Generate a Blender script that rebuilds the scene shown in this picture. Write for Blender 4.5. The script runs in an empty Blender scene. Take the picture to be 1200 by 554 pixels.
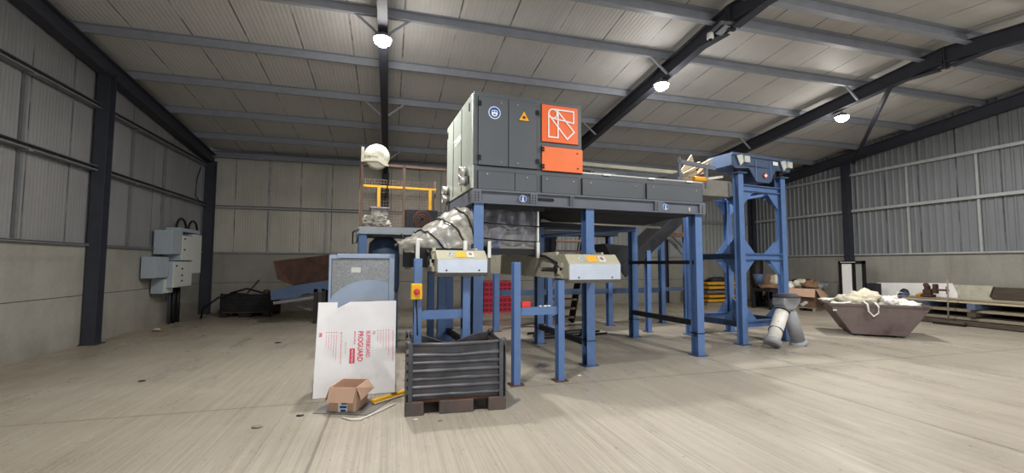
import bpy, bmesh, math, random
from mathutils import Vector, Matrix, noise
random.seed(7)
C = bpy.context.scene.collection
V = Vector
# ------------------------------------------------------------------ helpers
INV = {}
def finish(o, label=None, cat=None, group=None, kind=None):
    if label: o['label'] = label
    if cat: o['category'] = cat
    if group: o['group'] = group
    if kind: o['kind'] = kind
    return o
def thing(name, label, cat, loc=(0, 0, 0), rz=0.0, group=None, kind=None):
    o = bpy.data.objects.new(name, None); C.objects.link(o)
    o.empty_display_size = .1
    o.location = loc; o.rotation_euler = (0, 0, rz)
    INV[o.name] = (Matrix.Translation(V(loc)) @ Matrix.Rotation(rz, 4, 'Z')).inverted()
    return finish(o, label, cat, group, kind)
def frame(loc, rz=0.0):
    return Matrix.Translation(V(loc)) @ Matrix.Rotation(rz, 4, 'Z')
class G:
    """collects faces in world space (points pass through the frame M)"""
    def __init__(s, M=None):
        s.M = M or Matrix.Identity(4); s.bm = bmesh.new()
    def v(s, p): return s.bm.verts.new(s.M @ V(p))
    def f(s, vs, sm=False):
        try:
            fc = s.bm.faces.new(vs); fc.smooth = sm; return fc
        except ValueError: return None
    def box(s, x0, x1, y0, y1, z0, z1):
        P = [s.v(p) for p in ((x0,y0,z0),(x1,y0,z0),(x1,y1,z0),(x0,y1,z0),(x0,y0,z1),(x1,y0,z1),(x1,y1,z1),(x0,y1,z1))]
        for q in ((3,2,1,0),(4,5,6,7),(0,1,5,4),(1,2,6,5),(2,3,7,6),(3,0,4,7)): s.f([P[i] for i in q])
        return s
    def prism(s, pts, ext):
        ext = V(ext); a = [s.v(p) for p in pts]; b = [s.v(V(p) + ext) for p in pts]; n = len(pts)
        s.f(a[::-1]); s.f(b)
        for i in range(n): s.f([a[i], a[(i+1) % n], b[(i+1) % n], b[i]])
        return s
    def bar(s, p, q, w, h, up=(0, 0, 1)):
        p, q = V(p), V(q); d = (q - p).normalized(); u = V(up)
        if abs(d.dot(u)) > .98: u = V((0, 1, 0))
        r = d.cross(u).normalized(); u = r.cross(d)
        r *= w / 2; u *= h / 2
        return s.prism([p - r - u, p + r - u, p + r + u, p - r + u], q - p)
    def ibeam(s, p, q, w, h, up=(0, 0, 1), t=.014):
        p, q = V(p), V(q); d = (q - p).normalized(); u = V(up)
        if abs(d.dot(u)) > .98: u = V((0, 1, 0))
        r = d.cross(u).normalized(); u = r.cross(d)
        a, b, c = w / 2, h / 2, t / 2
        prof = [(-a,-b),(a,-b),(a,-b+t),(c,-b+t),(c,b-t),(a,b-t),(a,b),(-a,b),(-a,b-t),(-c,b-t),(-c,-b+t),(-a,-b+t)]
        return s.prism([p + r*x + u*y for x, y in prof], q - p)
    def cbeam(s, p, q, w, h, up=(0, 0, 1), t=.012):
        p, q = V(p), V(q); d = (q - p).normalized(); u = V(up)
        if abs(d.dot(u)) > .98: u = V((0, 1, 0))
        r = d.cross(u).normalized(); u = r.cross(d)
        a, b = w / 2, h / 2
        prof = [(-a,-b),(a,-b),(a,-b+t*2.2),(a-t,-b+t*2.2),(a-t,-b+t),(-a+t,-b+t),(-a+t,b-t),(a,b-t),(a,b),(-a,b)]
        return s.prism([p + r*x + u*y for x, y in prof], q - p)
    def tube(s, pts, r, n=10, closed=False, caps=True):
        pts = [V(p) for p in pts]; m = len(pts); rings = []
        up = V((.13, .21, .97))
        for i, p in enumerate(pts):
            a = pts[(i-1) % m] if (closed or i > 0) else p
            b = pts[(i+1) % m] if (closed or i < m-1) else p
            d = (b - a).normalized()
            x = d.cross(up)
            if x.length < 1e-3: x = d.cross(V((1, 0, 0)))
            x.normalize(); y = d.cross(x)
            up = y if False else up
            rr = r[i] if isinstance(r, (list, tuple)) else r
            rings.append([s.v(p + x*rr*math.cos(2*math.pi*k/n) + y*rr*math.sin(2*math.pi*k/n)) for k in range(n)])
        for i in range(m if closed else m-1):
            A, B = rings[i], rings[(i+1) % m]
            for k in range(n): s.f([A[k], A[(k+1) % n], B[(k+1) % n], B[k]], True)
        if caps and not closed: s.f(rings[0][::-1]); s.f(rings[-1])
        return s
    def lathe(s, prof, o, axis, n=28, caps=True):
        """prof: (radius, height along axis)"""
        o = V(o); ax = V(axis).normalized(); x = ax.cross(V((.3, .2, 1)));
        if x.length < .1: x = ax.cross(V((1, 0, 0)))
        x.normalize(); y = ax.cross(x); rings = []
        for r, h in prof:
            rings.append([s.v(o + ax*h + x*r*math.cos(2*math.pi*k/n) + y*r*math.sin(2*math.pi*k/n)) for k in range(n)])
        for A, B in zip(rings, rings[1:]):
            for k in range(n): s.f([A[k], A[(k+1) % n], B[(k+1) % n], B[k]], True)
        if caps: s.f(rings[0][::-1]); s.f(rings[-1])
        return s
    def quad(s, *pts): s.f([s.v(p) for p in pts]); return s
    def grid(s, rows, sm=True):
        R = [[s.v(p) for p in r] for r in rows]
        for A, B in zip(R, R[1:]):
            for i in range(len(A)-1): s.f([A[i], A[i+1], B[i+1], B[i]], sm)
        return s
    def lump(s, c, size, seed, amp=.35, sub=3, fr=1.6, flat=False):
        b = bmesh.new(); bmesh.ops.create_icosphere(b, subdivisions=sub, radius=1)
        mp = {}
        for q in b.verts:
            n_ = 1 + amp * noise.fractal(q.co*fr + V((seed*7.3, seed*3.1, seed)), .6, 2.2, 4)
            p = V((q.co.x*size[0]*n_, q.co.y*size[1]*n_, q.co.z*size[2]*n_))
            if p.z < -size[2]*.6: p.z = -size[2]*.6
            mp[q.index] = s.v(V(c) + p + V((0, 0, size[2]*.6)))
        for fc in b.faces: s.f([mp[q.index] for q in fc.verts], not flat)
        b.free(); return s
    def build(s, name, m, parent=None, bevel=0, label=None, cat=None, group=None, kind=None, solid=0, fixn=True, sub=0):
        bm = s.bm
        if fixn: bmesh.ops.recalc_face_normals(bm, faces=bm.faces[:])
        me = bpy.data.meshes.new(name); o = bpy.data.objects.new(name, me); C.objects.link(o)
        if parent is not None:
            inv = INV[parent.name]; bm.transform(inv); o.parent = parent; INV[o.name] = inv
        else:
            xs = [v.co for v in bm.verts]
            mn = V([min(c[i] for c in xs) for i in range(3)]); mx = V([max(c[i] for c in xs) for i in range(3)])
            loc = V(((mn.x+mx.x)/2, (mn.y+mx.y)/2, mn.z)); bm.transform(Matrix.Translation(-loc)); o.location = loc
            INV[o.name] = Matrix.Translation(-loc)
        bm.to_mesh(me); bm.free(); me.materials.append(m)
        if solid:
            md = o.modifiers.new('solid', 'SOLIDIFY'); md.thickness = solid; md.offset = 0
        if sub:
            md = o.modifiers.new('sub', 'SUBSURF'); md.levels = sub; md.render_levels = sub
        if bevel:
            md = o.modifiers.new('bev', 'BEVEL'); md.width = bevel; md.segments = 2; md.limit_method = 'ANGLE'; md.angle_limit = .7
        return finish(o, label, cat, group, kind)
def dup(root, loc, rz=None, label=None, group=None):
    def cp(o, par):
        c = o.copy(); C.objects.link(c); c.parent = par
        for ch in list(o.children): cp(ch, c)
        return c
    kids = list(root.children)
    r = root.copy(); C.objects.link(r)
    for ch in kids: cp(ch, r)
    r.location = loc
    if rz is not None: r.rotation_euler = (0, 0, rz)
    if label: r['label'] = label
    if group: r['group'] = group
    return r
def text(name, body, size, m, parent, o, ex, ey, sx=1.0, bold=0.0, align='LEFT', sp=1.0, label=None):
    cu = bpy.data.curves.new(name, 'FONT'); cu.body = body; cu.size = size; cu.align_x = align; cu.offset = bold
    cu.space_character = sp; cu.resolution_u = 3
    t = bpy.data.objects.new(name + '_tmp', cu); C.objects.link(t)
    dg = bpy.context.evaluated_depsgraph_get(); dg.update()
    me = bpy.data.meshes.new_from_object(t.evaluated_get(dg)); bpy.data.objects.remove(t)
    ex, ey = V(ex).normalized(), V(ey).normalized(); ez = ex.cross(ey)
    M = Matrix((ex*sx, ey, ez)).transposed().to_4x4(); M.translation = V(o)
    me.transform(INV[parent.name] @ M)
    ob = bpy.data.objects.new(name, me); C.objects.link(ob); ob.parent = parent; INV[ob.name] = INV[parent.name]
    me.materials.clear(); me.materials.append(m)
    return finish(ob, label)
# ------------------------------------------------------------------ materials
def lin(c):
    return tuple(((x/255)/12.92 if x/255 <= .04045 else ((x/255+.055)/1.055)**2.4) for x in c) + (1,)
class N:
    def __init__(s, name):
        s.m = bpy.data.materials.new(name); s.m.use_nodes = True; s.t = s.m.node_tree; s.n = s.t.nodes
        s.b = s.n['Principled BSDF']; s.co = s.n.new('ShaderNodeTexCoord').outputs['Object']
    def L(s, a, b): s.t.links.new(a, b)
    def add(s, k, **kw):
        n = s.n.new(k)
        for a, b in kw.items(): setattr(n, a, b)
        return n
    def mapping(s, scale, rot=(0, 0, 0)):
        n = s.add('ShaderNodeMapping'); n.inputs['Scale'].default_value = scale; n.inputs['Rotation'].default_value = rot
        s.L(s.co, n.inputs['Vector']); return n.outputs[0]
    def noise(s, sc, vec=None, det=5, rough=.6):
        n = s.add('ShaderNodeTexNoise'); n.inputs['Scale'].default_value = sc; n.inputs['Detail'].default_value = det
        n.inputs['Roughness'].default_value = rough; s.L(vec or s.co, n.inputs['Vector']); return n.outputs['Fac']
    def ramp(s, f, a, b):
        n = s.add('ShaderNodeMapRange'); n.inputs[1].default_value = a; n.inputs[2].default_value = b; s.L(f, n.inputs[0]); return n.outputs[0]
    def math(s, op, a, b=0.0, c=None):
        n = s.add('ShaderNodeMath', operation=op)
        for i, x in enumerate((a, b) + ((c,) if c is not None else ())):
            if isinstance(x, (int, float)): n.inputs[i].default_value = x
            else: s.L(x, n.inputs[i])
        return n.outputs[0]
    def mix(s, f, a, b, mode='MIX'):
        n = s.add('ShaderNodeMix', data_type='RGBA', blend_type=mode)
        for i, x in ((0, f), (6, a), (7, b)):
            if isinstance(x, (int, float)): n.inputs[i].default_value = x
            elif isinstance(x, tuple): n.inputs[i].default_value = x
            else: s.L(x, n.inputs[i])
        return n.outputs[2]
    def bump(s, h, st, d=.02):
        n = s.add('ShaderNodeBump'); n.inputs['Strength'].default_value = st; n.inputs['Distance'].default_value = d
        s.L(h, n.inputs['Height']); s.L(n.outputs[0], s.b.inputs['Normal'])
    def out(s, col, rough=.6, metal=0.0, spec=.5):
        if isinstance(col, tuple): s.b.inputs['Base Color'].default_value = col
        else: s.L(col, s.b.inputs['Base Color'])
        if isinstance(rough, (int, float)): s.b.inputs['Roughness'].default_value = rough
        else: s.L(rough, s.b.inputs['Roughness'])
        s.b.inputs['Metallic'].default_value = metal; s.b.inputs['Specular IOR Level'].default_value = spec
        return s.m
def mul(c, k): return tuple(min(1, x*k) for x in c[:3]) + (1,)
def pm(name, c, rough=.55, metal=0.0, var=.14, sc=5, c2=None, amt=(.55, .7), sc2=4, bump=0, bsc=30, spec=.4, stretch=None):
    n = N(name); c = lin(c)
    vec = n.mapping(stretch) if stretch else None
    col = n.mix(n.ramp(n.noise(sc, vec), .3, .7), mul(c, 1-var), mul(c, 1+var))
    if c2: col = n.mix(n.ramp(n.noise(sc2, vec, 8, .65), *amt), col, lin(c2))
    if bump: n.bump(n.noise(bsc, None, 4), bump, .01)
    return n.out(col, rough, metal, spec)
M = {}
M['blue'] = pm('blue_paint', (92, 122, 172), .42, var=.08, c2=(66, 80, 110), amt=(.66, .82), sc2=9)
M['blue_dull'] = pm('dull_blue_paint', (70, 88, 118), .55, var=.14, c2=(74, 70, 70), amt=(.6, .8), sc2=5)
M['grey'] = pm('machine_grey', (84, 89, 96), .45, var=.05, sc=2)
M['grey_lt'] = pm('base_grey', (98, 103, 114), .45, var=.07, sc=3)
M['side'] = pm('bare_side_panel', (186, 194, 186), .26, metal=.25, var=.08, sc=2)
M['dark'] = pm('dark_steel', (34, 36, 42), .6, var=.25, c2=(62, 52, 44), amt=(.55, .75))
M['black'] = pm('black_rubber', (22, 22, 24), .6, var=.2)
M['seam'] = pm('seam_dark', (32, 34, 38), .8)  # dark grey for panel gaps, joint backing, slots and bolt heads
M['orange'] = pm('orange_panel', (236, 104, 46), .45, var=.03)
M['orange2'] = pm('orange_door', (240, 118, 62), .45, var=.04)
M['white'] = pm('white_paint', (240, 240, 240), .5, var=.04)
M['sticker_blue'] = pm('sticker_blue', (24, 84, 160), .5, var=.03)
M['sticker_yellow'] = pm('sticker_yellow', (240, 170, 50), .5, var=.03)
M['sticker_red'] = pm('sticker_red', (196, 72, 60), .5, var=.03)
M['ink'] = pm('black_ink', (20, 20, 22), .6)
M['alu'] = pm('aluminium', (206, 206, 200), .35, metal=.5, var=.06)
M['galv'] = pm('galvanised_sheet', (150, 154, 158), .42, metal=.55, var=.22, sc=38)
M['panelblue'] = pm('pale_blue_panel', (150, 166, 190), .5, var=.06)
M['panelside'] = pm('slate_blue_side', (84, 98, 122), .5, var=.08)
M['hood'] = pm('conveyor_hood_beige', (168, 165, 146), .5, var=.08, c2=(120, 112, 92), amt=(.62, .85), sc2=7)
M['hoodface'] = pm('hood_front_galvanised', (196, 206, 222), .36, metal=.25, var=.08, sc=4)
M['hoodbot'] = pm('hood_bottom_edge', (120, 118, 112), .5, var=.15)
M['convgrey'] = pm('conveyor_frame_beige', (184, 181, 166), .5, var=.12, c2=(92, 86, 70), amt=(.58, .8), sc2=6)
M['girt'] = pm('galvanised_section', (120, 122, 126), .45, metal=.25, var=.14, sc=6)
M['girt_lt'] = pm('pale_galvanised_section', (168, 170, 172), .45, metal=.1, var=.10, sc=6)
M['purlin'] = pm('purlin_steel', (152, 156, 166), .45, metal=.05, var=.08, sc=4)
M['steel'] = pm('dark_painted_steel', (58, 60, 70), .6, var=.12, sc=3)
M['steelcol'] = pm('dark_column_paint', (52, 55, 65), .6, var=.16, c2=(88, 87, 88), amt=(.66, .9), sc2=6)
M['rust'] = pm('rusty_brown', (98, 66, 54), .75, var=.25, c2=(62, 42, 36), amt=(.45, .65), sc2=5, bump=.2)
M['rustdark'] = pm('rusted_hopper', (74, 52, 44), .8, var=.2, c2=(50, 36, 32), amt=(.45, .7), sc2=4)
M['rail'] = pm('rusty_rail', (122, 100, 88), .7, var=.15)
M['stillage'] = pm('worn_black_stillage', (86, 87, 94), .45, metal=.3, var=.3, c2=(104, 92, 88), amt=(.55, .8), sc2=5, bump=.2, bsc=14)
M['stillrust'] = pm('stillage_post_rust', (92, 84, 84), .7, var=.25, c2=(108, 88, 78), amt=(.45, .7), sc2=7)
M['stillin'] = pm('stillage_inside_rust', (112, 78, 58), .85, var=.3, c2=(70, 50, 44), amt=(.45, .7), sc2=4)
M['skip'] = pm('skip_brown', (108, 94, 92), .6, var=.14, c2=(80, 62, 60), amt=(.5, .7), sc2=2.5)
M['card'] = pm('cardboard', (198, 164, 142), .8, var=.06)
M['card_in'] = pm('cardboard_inside', (150, 116, 98), .85, var=.06)
M['cardbin'] = pm('bin_cardboard', (142, 114, 90), .85, var=.10, c2=(112, 86, 66), amt=(.6, .8))
M['board'] = pm('white_foam_board', (236, 236, 240), .6, var=.03, c2=(198, 196, 190), amt=(.6, .85), sc2=3)
M['red_print'] = pm('red_print', (218, 66, 88), .6, var=.05)
M['pink_print'] = pm('faint_red_print', (226, 120, 132), .6, var=.05)
M['yellow'] = pm('yellow_plastic', (236, 180, 36), .5, var=.08)
M['yellowrail'] = pm('yellow_rail', (214, 160, 48), .5, var=.06)
M['yellowrack'] = pm('yellow_frame_worn', (206, 152, 40), .6, var=.15, c2=(120, 84, 40), amt=(.55, .75))
M['elec'] = pm('enclosure_grey', (200, 203, 200), .5, var=.04)
M['elec2'] = pm('enclosure_blue_grey', (158, 168, 178), .5, var=.05)
M['redcrate'] = pm('red_plastic_crate', (196, 48, 72), .5, var=.08)
M['redin'] = pm('red_crate_inner', (128, 30, 50), .6, var=.1)
M['redbox'] = pm('red_box', (226, 58, 58), .5, var=.05)
M['rag'] = pm('white_rag', (230, 228, 222), .9, var=.08, bump=.4, bsc=12)
M['ragcream'] = pm('cream_cloth', (204, 198, 178), .9, var=.12, bump=.4, bsc=12)
M['wood'] = pm('weathered_timber', (136, 126, 112), .8, var=.2, sc=4, stretch=(6, .6, 6))
M['wooddark'] = pm('dark_timber', (78, 70, 62), .85, var=.25, sc=4, stretch=(6, .6, 6))
M['woodpale'] = pm('pale_timber', (182, 170, 146), .8, var=.14, sc=4)
M['scrap'] = pm('brown_scrap', (128, 98, 76), .8, var=.2)
M['pipewhite'] = pm('white_pipe', (232, 230, 224), .45, var=.06, c2=(110, 96, 84), amt=(.66, .7), sc2=6)
M['pipegrey'] = pm('grey_pipe', (152, 154, 160), .45, var=.08)
M['glass_dark'] = pm('grey_glazing', (150, 152, 146), .3, var=.05)
M['floorpatch'] = pm('grey_floor_patch', (112, 110, 106), .5, var=.15)
M['reel'] = pm('cream_reel', (214, 211, 194), .45, var=.04)
def transl(name, c, alpha, rough):
    n = N(name); v = n.noise(7, None, 6, .7)
    col = n.mix(n.ramp(v, .35, .65), mul(lin(c), .75), mul(lin(c), 1.25))
    n.bump(n.noise(3.2, n.mapping((1, 1, 2.2)), 3, .5), .45, .03)
    al = n.ramp(v, .3, .75); al = n.math('MULTIPLY_ADD', al, .3, alpha)
    n.L(al, n.b.inputs['Alpha'])
    return n.out(col, rough, 0, .7)
M['plastic'] = transl('clear_plastic_sheet', (160, 158, 148), .50, .36)
M['plasticdark'] = transl('grey_plastic_curtain', (112, 113, 122), .60, .3)
M['bag'] = transl('crumpled_clear_plastic', (196, 194, 186), .7, .25)
M['crateclear'] = transl('translucent_crate', (150, 150, 150), .45, .3)
def emis(name, c, st):
    n = N(name); n.b.inputs['Emission Color'].default_value = lin(c); n.b.inputs['Emission Strength'].default_value = st
    return n.out(lin(c), .5)
M['lamp'] = emis('lamp_diffuser', (255, 250, 238), 60)
# floor --------------------------------------------------------------
def floor_mat():
    n = N('brushed_concrete_floor')
    big = n.noise(.35, None, 4, .55); mid = n.noise(1.3, n.mapping((1.6, .45, 1)), 6, .65)
    st = n.noise(1, n.mapping((16, .3, 1)), 6, .75); fine = n.noise(1, n.mapping((75, .4, 1)), 3, .6)
    col = n.mix(n.ramp(big, .35, .65), lin((150, 142, 129)), lin((168, 161, 148)))
    col = n.mix(n.math('MULTIPLY', n.ramp(mid, .45, .75), .6), col, lin((128, 121, 110)))
    s1 = n.ramp(st, .3, .7)
    col = n.mix(n.math('MULTIPLY', s1, .38), col, lin((186, 181, 171)))
    col = n.mix(n.math('MULTIPLY', n.ramp(fine, .46, .66), .5), col, lin((128, 122, 112)))
    sp = n.add('ShaderNodeSeparateXYZ'); n.L(n.co, sp.inputs[0])
    wob = n.math('MULTIPLY', n.math('SUBTRACT', n.noise(1.2), .5), .03)
    lines = None
    for ax, posn in ((0, (-.6-5.275, 5.45-5.275, 11.5-5.275)), (1, (-.3-2.55, 5.75-2.55, 11.8-2.55))):
        for q in posn:
            d = n.math('ABSOLUTE', n.math('SUBTRACT', n.math('ADD', sp.outputs[ax], wob), q))
            k = n.math('LESS_THAN', d, .014)
            lines = k if lines is None else n.math('MAXIMUM', lines, k)
    col = n.mix(n.math('MULTIPLY', lines, .6), col, lin((96, 88, 78)))
    # brown dirt towards the back and the left wall
    dist = n.math('MAXIMUM', n.ramp(sp.outputs[1], 5.5, 12.5), n.ramp(sp.outputs[0], -6.5, -11))
    dirt = n.math('MULTIPLY', dist, n.ramp(n.noise(.8, None, 6, .6), .35, .7))
    col = n.mix(n.math('MULTIPLY', dirt, .65), col, lin((122, 108, 90)))
    specks = n.ramp(n.noise(22, None, 3, .5), .70, .74)
    col = n.mix(n.math('MULTIPLY', specks, .55), col, lin((92, 84, 74)))
    n.bump(n.math('ADD', fine, st), .35, .006)
    return n.out(col, n.ramp(mid, .2, .9), 0, .3)
def conc_mat():
    n = N('precast_concrete_wall')
    col = n.mix(n.ramp(n.noise(.9, None, 6, .6), .3, .7), lin((132, 131, 125)), lin((154, 152, 145)))
    col = n.mix(n.math('MULTIPLY', n.ramp(n.noise(1, n.mapping((3, 3, .35)), 6, .7), .5, .8), .5), col, lin((104, 100, 92)))
    col = n.mix(n.math('MULTIPLY', n.ramp(n.noise(14, None, 6, .7), .45, .75), .4), col, lin((164, 160, 150)))
    sp = n.add('ShaderNodeSeparateXYZ'); n.L(n.co, sp.inputs[0])
    low = n.math('MULTIPLY', n.ramp(sp.outputs[2], .5, 0.0), n.ramp(n.noise(2.5, None, 6), .3, .7))
    col = n.mix(n.math('MULTIPLY', low, .5), col, lin((122, 108, 90)))
    n.bump(n.noise(30, None, 5), .25, .008)
    return n.out(col, .85, 0, .3)
def sheet_mat(name, c, axis, period, jp, dark=.35, metal=.2, rib=True, var=.16, patch=.1, spec=.4):
    """profiled sheet: fine ribs across `axis`, joints every jp, patchy tone"""
    n = N(name); c = lin(c)
    sp = n.add('ShaderNodeSeparateXYZ'); n.L(n.co, sp.inputs[0]); a = sp.outputs[axis]
    s3 = [3, 3, 3]; s3[axis] = 7; s3[1 if axis == 0 and jp > 0 and name.startswith('roof') else 2] = .7
    col = n.mix(n.ramp(n.noise(.6, None, 5, .6), .3, .7), mul(c, 1-var), mul(c, 1+var))
    col = n.mix(n.math('MULTIPLY', n.ramp(n.noise(1, n.mapping(tuple(s3)), 6, .72), .5, .85), .55), col, mul(c, .62))
    idx = n.math('FLOOR', n.math('DIVIDE', a, jp))
    w = n.add('ShaderNodeTexWhiteNoise', noise_dimensions='1D'); n.L(idx, w.inputs['W'])
    col = n.mix(n.math('MULTIPLY', w.outputs['Value'], patch*2), col, mul(c, 1.35))
    fr = n.math('FRACT', n.math('DIVIDE', a, jp))
    jl = n.math('LESS_THAN', fr, .030/jp)
    jl = n.math('MULTIPLY', jl, n.ramp(n.noise(1.4), .35, .55))
    col = n.mix(n.math('MULTIPLY', jl, .8), col, lin((46, 44, 42)))
    if rib:
        h = n.math('SINE', n.math('MULTIPLY', a, 2*math.pi/period))
        col = n.mix(n.math('MULTIPLY', n.ramp(h, .3, 1.0), .12), col, mul(c, .6))
        n.bump(h, .25, .006)
    return n.out(col, .5, metal, spec)
MF_ = floor_mat(); MC = conc_mat()
M['roof'] = sheet_mat('roof_sheet', (198, 196, 194), 0, .085, 1.02, metal=0.0, var=.08, patch=.08)
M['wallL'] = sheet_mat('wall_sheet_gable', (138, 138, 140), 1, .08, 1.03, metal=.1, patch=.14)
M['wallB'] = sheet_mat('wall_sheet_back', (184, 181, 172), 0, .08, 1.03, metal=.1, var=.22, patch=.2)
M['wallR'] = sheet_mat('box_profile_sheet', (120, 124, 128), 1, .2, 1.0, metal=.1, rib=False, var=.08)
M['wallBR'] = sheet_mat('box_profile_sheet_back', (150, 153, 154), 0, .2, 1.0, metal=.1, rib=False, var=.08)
# ------------------------------------------------------------------ camera
cam = bpy.data.objects.new('camera', bpy.data.cameras.new('camera')); C.objects.link(cam)
yaw, pit, rol = .2727, .0632, .0029
fw = V((math.sin(yaw)*math.cos(pit), math.cos(yaw)*math.cos(pit), math.sin(pit)))
rt = V((math.cos(yaw), -math.sin(yaw), 0)); up = rt.cross(fw)
r2 = rt*math.cos(rol) + up*math.sin(rol); u2 = -rt*math.sin(rol) + up*math.cos(rol)
mw = Matrix((r2, u2, -fw)).transposed().to_4x4(); mw.translation = (0, 0, 1.65); cam.matrix_world = mw
cam.data.sensor_width = 36; cam.data.lens = 36*512.46/1200; cam.data.clip_end = 200
bpy.context.scene.camera = cam
# ------------------------------------------------------------------ building
XL, XR, YB, YF, YR = -5.95, 16.5, 16.87, -4.07, 6.4
SL = .106
def rz_(y): return 4.95 + SL*((YB - y) if y > YR else (y - YF))     # underside of the rafters
RD, PD = .34, .19
def sheet_z(y): return rz_(y) + RD + PD
G().box(XL-.3, XR+.3, YF-8, YB+.3, -.2, 0).build('floor', MF_, kind='structure', label='brushed pale concrete floor slab with brown dust', cat='floor')
S = lambda lab, cat: dict(kind='structure', label=lab, cat=cat)
def wall_root(name, lab): return thing(name, lab, 'wall', kind='structure')
# roof
for nm, y0, y1, lab in (('ceiling', YR, YB+.2, 'grey ribbed roof sheeting sloping down to the back wall'), ('ceiling.001', YF-.2, YR, 'grey ribbed roof sheeting on the slope over the camera side')):
    e = .0001 if y1 == YR else 0
    za, zb = sheet_z(y0 + (1e-4 if y0 == YR else 0)), sheet_z(y1 - e)
    G().prism([(XL-.2, y0, za), (XR+.2, y0, za), (XR+.2, y1, zb), (XL-.2, y1, zb)], (0, 0, .06)).build(nm, M['roof'], **S(lab, 'roof'))
# rafters
def rafter(x, lab, haunch=True, w=.17):
    g = G()
    for a, b in ((YF, YR), (YR, YB)):
        za, zb = rz_(a + (1e-5 if a == YR else 0)) + RD/2, rz_(b - 1e-5 if b == YR else b) + RD/2
        g.ibeam((x, a, za), (x, b, zb), w, RD, (0, 0, 1), .02)
    if haunch:
        zr = rz_(YR-1e-5)
        g.prism([(x-.012, YR-.75, rz_(YR-.75)+.02), (x-.012, YR-.12, zr-.12), (x-.012, YR+.12, zr-.12), (x-.012, YR+.75, rz_(YR+.75)+.02)], (.024, 0, 0))
        for s in (-1, 1):
            g.prism([(x-w/2, YR+s*.75, rz_(YR+s*.75)-.005), (x-w/2, YR+s*.12, zr-.13), (x-w/2, YR+s*.12, zr-.11), (x-w/2, YR+s*.75, rz_(YR+s*.75)+.015)], (w, 0, 0))
        for s in (-.02, .02): g.box(x-w/2, x+w/2, YR+s-.012, YR+s+.012, zr-.12, zr+RD)
    g.build('rafter_beam', M['steel'], **S(lab, 'beam'))
XC = (-.2, 5.95, 11.6)
rafter(XL+.14, 'dark sloping rafter against the gable by the electrical cabinets', False, .22)
rafter(XC[0], 'dark rafter running down behind the hose reel platform')
rafter(XC[1], 'dark rafter carrying the white security camera')
rafter(XC[2], 'dark rafter over the blue tower with a diagonal brace')
rafter(XR-.16, 'dark sloping rafter along the ribbed gable wall', False, .2)
# purlins
PY = [8.2, 9.95, 11.7, 13.45, 15.2, 4.6, 2.85, 1.1, -.65, -2.4]
for i, y in enumerate(PY):
    z = rz_(y) + RD + PD/2
    G().cbeam((XL, y, z), (XR, y, z), .075, PD).build('purlin_beam', M['purlin'], **S('long grey roof purlin on the %s slope, %s from the ridge purlin' % ('machine' if i < 5 else 'camera', ('first', 'second', 'third', 'fourth', 'fifth')[i % 5]), 'beam'))
for y, lab in ((YR+.42, 'deep grey ridge purlin on the machine side'), (YR-.42, 'deep grey ridge purlin on the camera side')):
    z = rz_(y) + RD + .06
    G().cbeam((XL, y, z), (XR, y, z), .12, .26).build('purlin_beam', M['purlin'], **S(lab, 'beam'))
G().cbeam((XL, YB-.16, 5.33), (XR, YB-.16, 5.33), .16, .2).build('eaves_beam', M['purlin'], **S('grey eaves beam along top of the back wall', 'beam'))
# fly braces at rafters
for x in XC:
    for y in (8.2, 11.7, 15.2):
        g = G(); z = rz_(y)
        g.bar((x-.5, y, z+RD+.02), (x-.09, y, z+.02), .04, .04); g.bar((x+.5, y, z+RD+.02), (x+.09, y, z+.02), .04, .04)
        g.build('knee_brace_beam', M['purlin'], **S('small angled braces between purlin and rafter underside', 'beam'))
G().tube([(11.55, 7.45, 5.97), (XR-.15, 11.9, 5.4)], .055, 10).build('brace_beam', M['steel'], **S('dark diagonal roof brace tube below the ridge', 'beam'))
# columns
def col(x, y, h, lab, w=.24, d=.26, axis='x'):
    upv = (1, 0, 0) if axis == 'x' else (0, 1, 0)
    g = G(); g.ibeam((x, y, 0), (x, y, h), w, d, upv, .018); g.box(x-.17, x+.17, y-.17, y+.17, 0, .02)
    g.build('steel_column', M['steelcol'], **S(lab, 'column'))
col(XL+.14, 10.98, rz_(10.98)+.1, 'dark steel column standing against the gable concrete wall', .22, .24, 'y')
col(XL+.15, 16.62, rz_(16.6)+.1, 'dark steel corner column beside the electrical cabinets', .26, .26, 'y')
for x, lab in zip(XC, ('dark column at back wall behind the hose reel platform', 'dark column at back wall behind the machine', 'dark column at back wall behind the blue tower')):
    col(x, YB-.2, 5.0, lab)
col(XR-.16, 12.2, rz_(12.2)+.1, 'dark steel column behind the black framed door', .2, .24, 'y')
col(XR-.16, 16.6, 5.0, 'dark corner column beyond the blue tower', .2, .24, 'y')
col(XR-.16, 6.4, rz_(6.41)+.1, 'dark gable column beyond the timber pile', .2, .24, 'y')
ZL, ZG, ZU = 2.0, 3.59, 4.89
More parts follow.
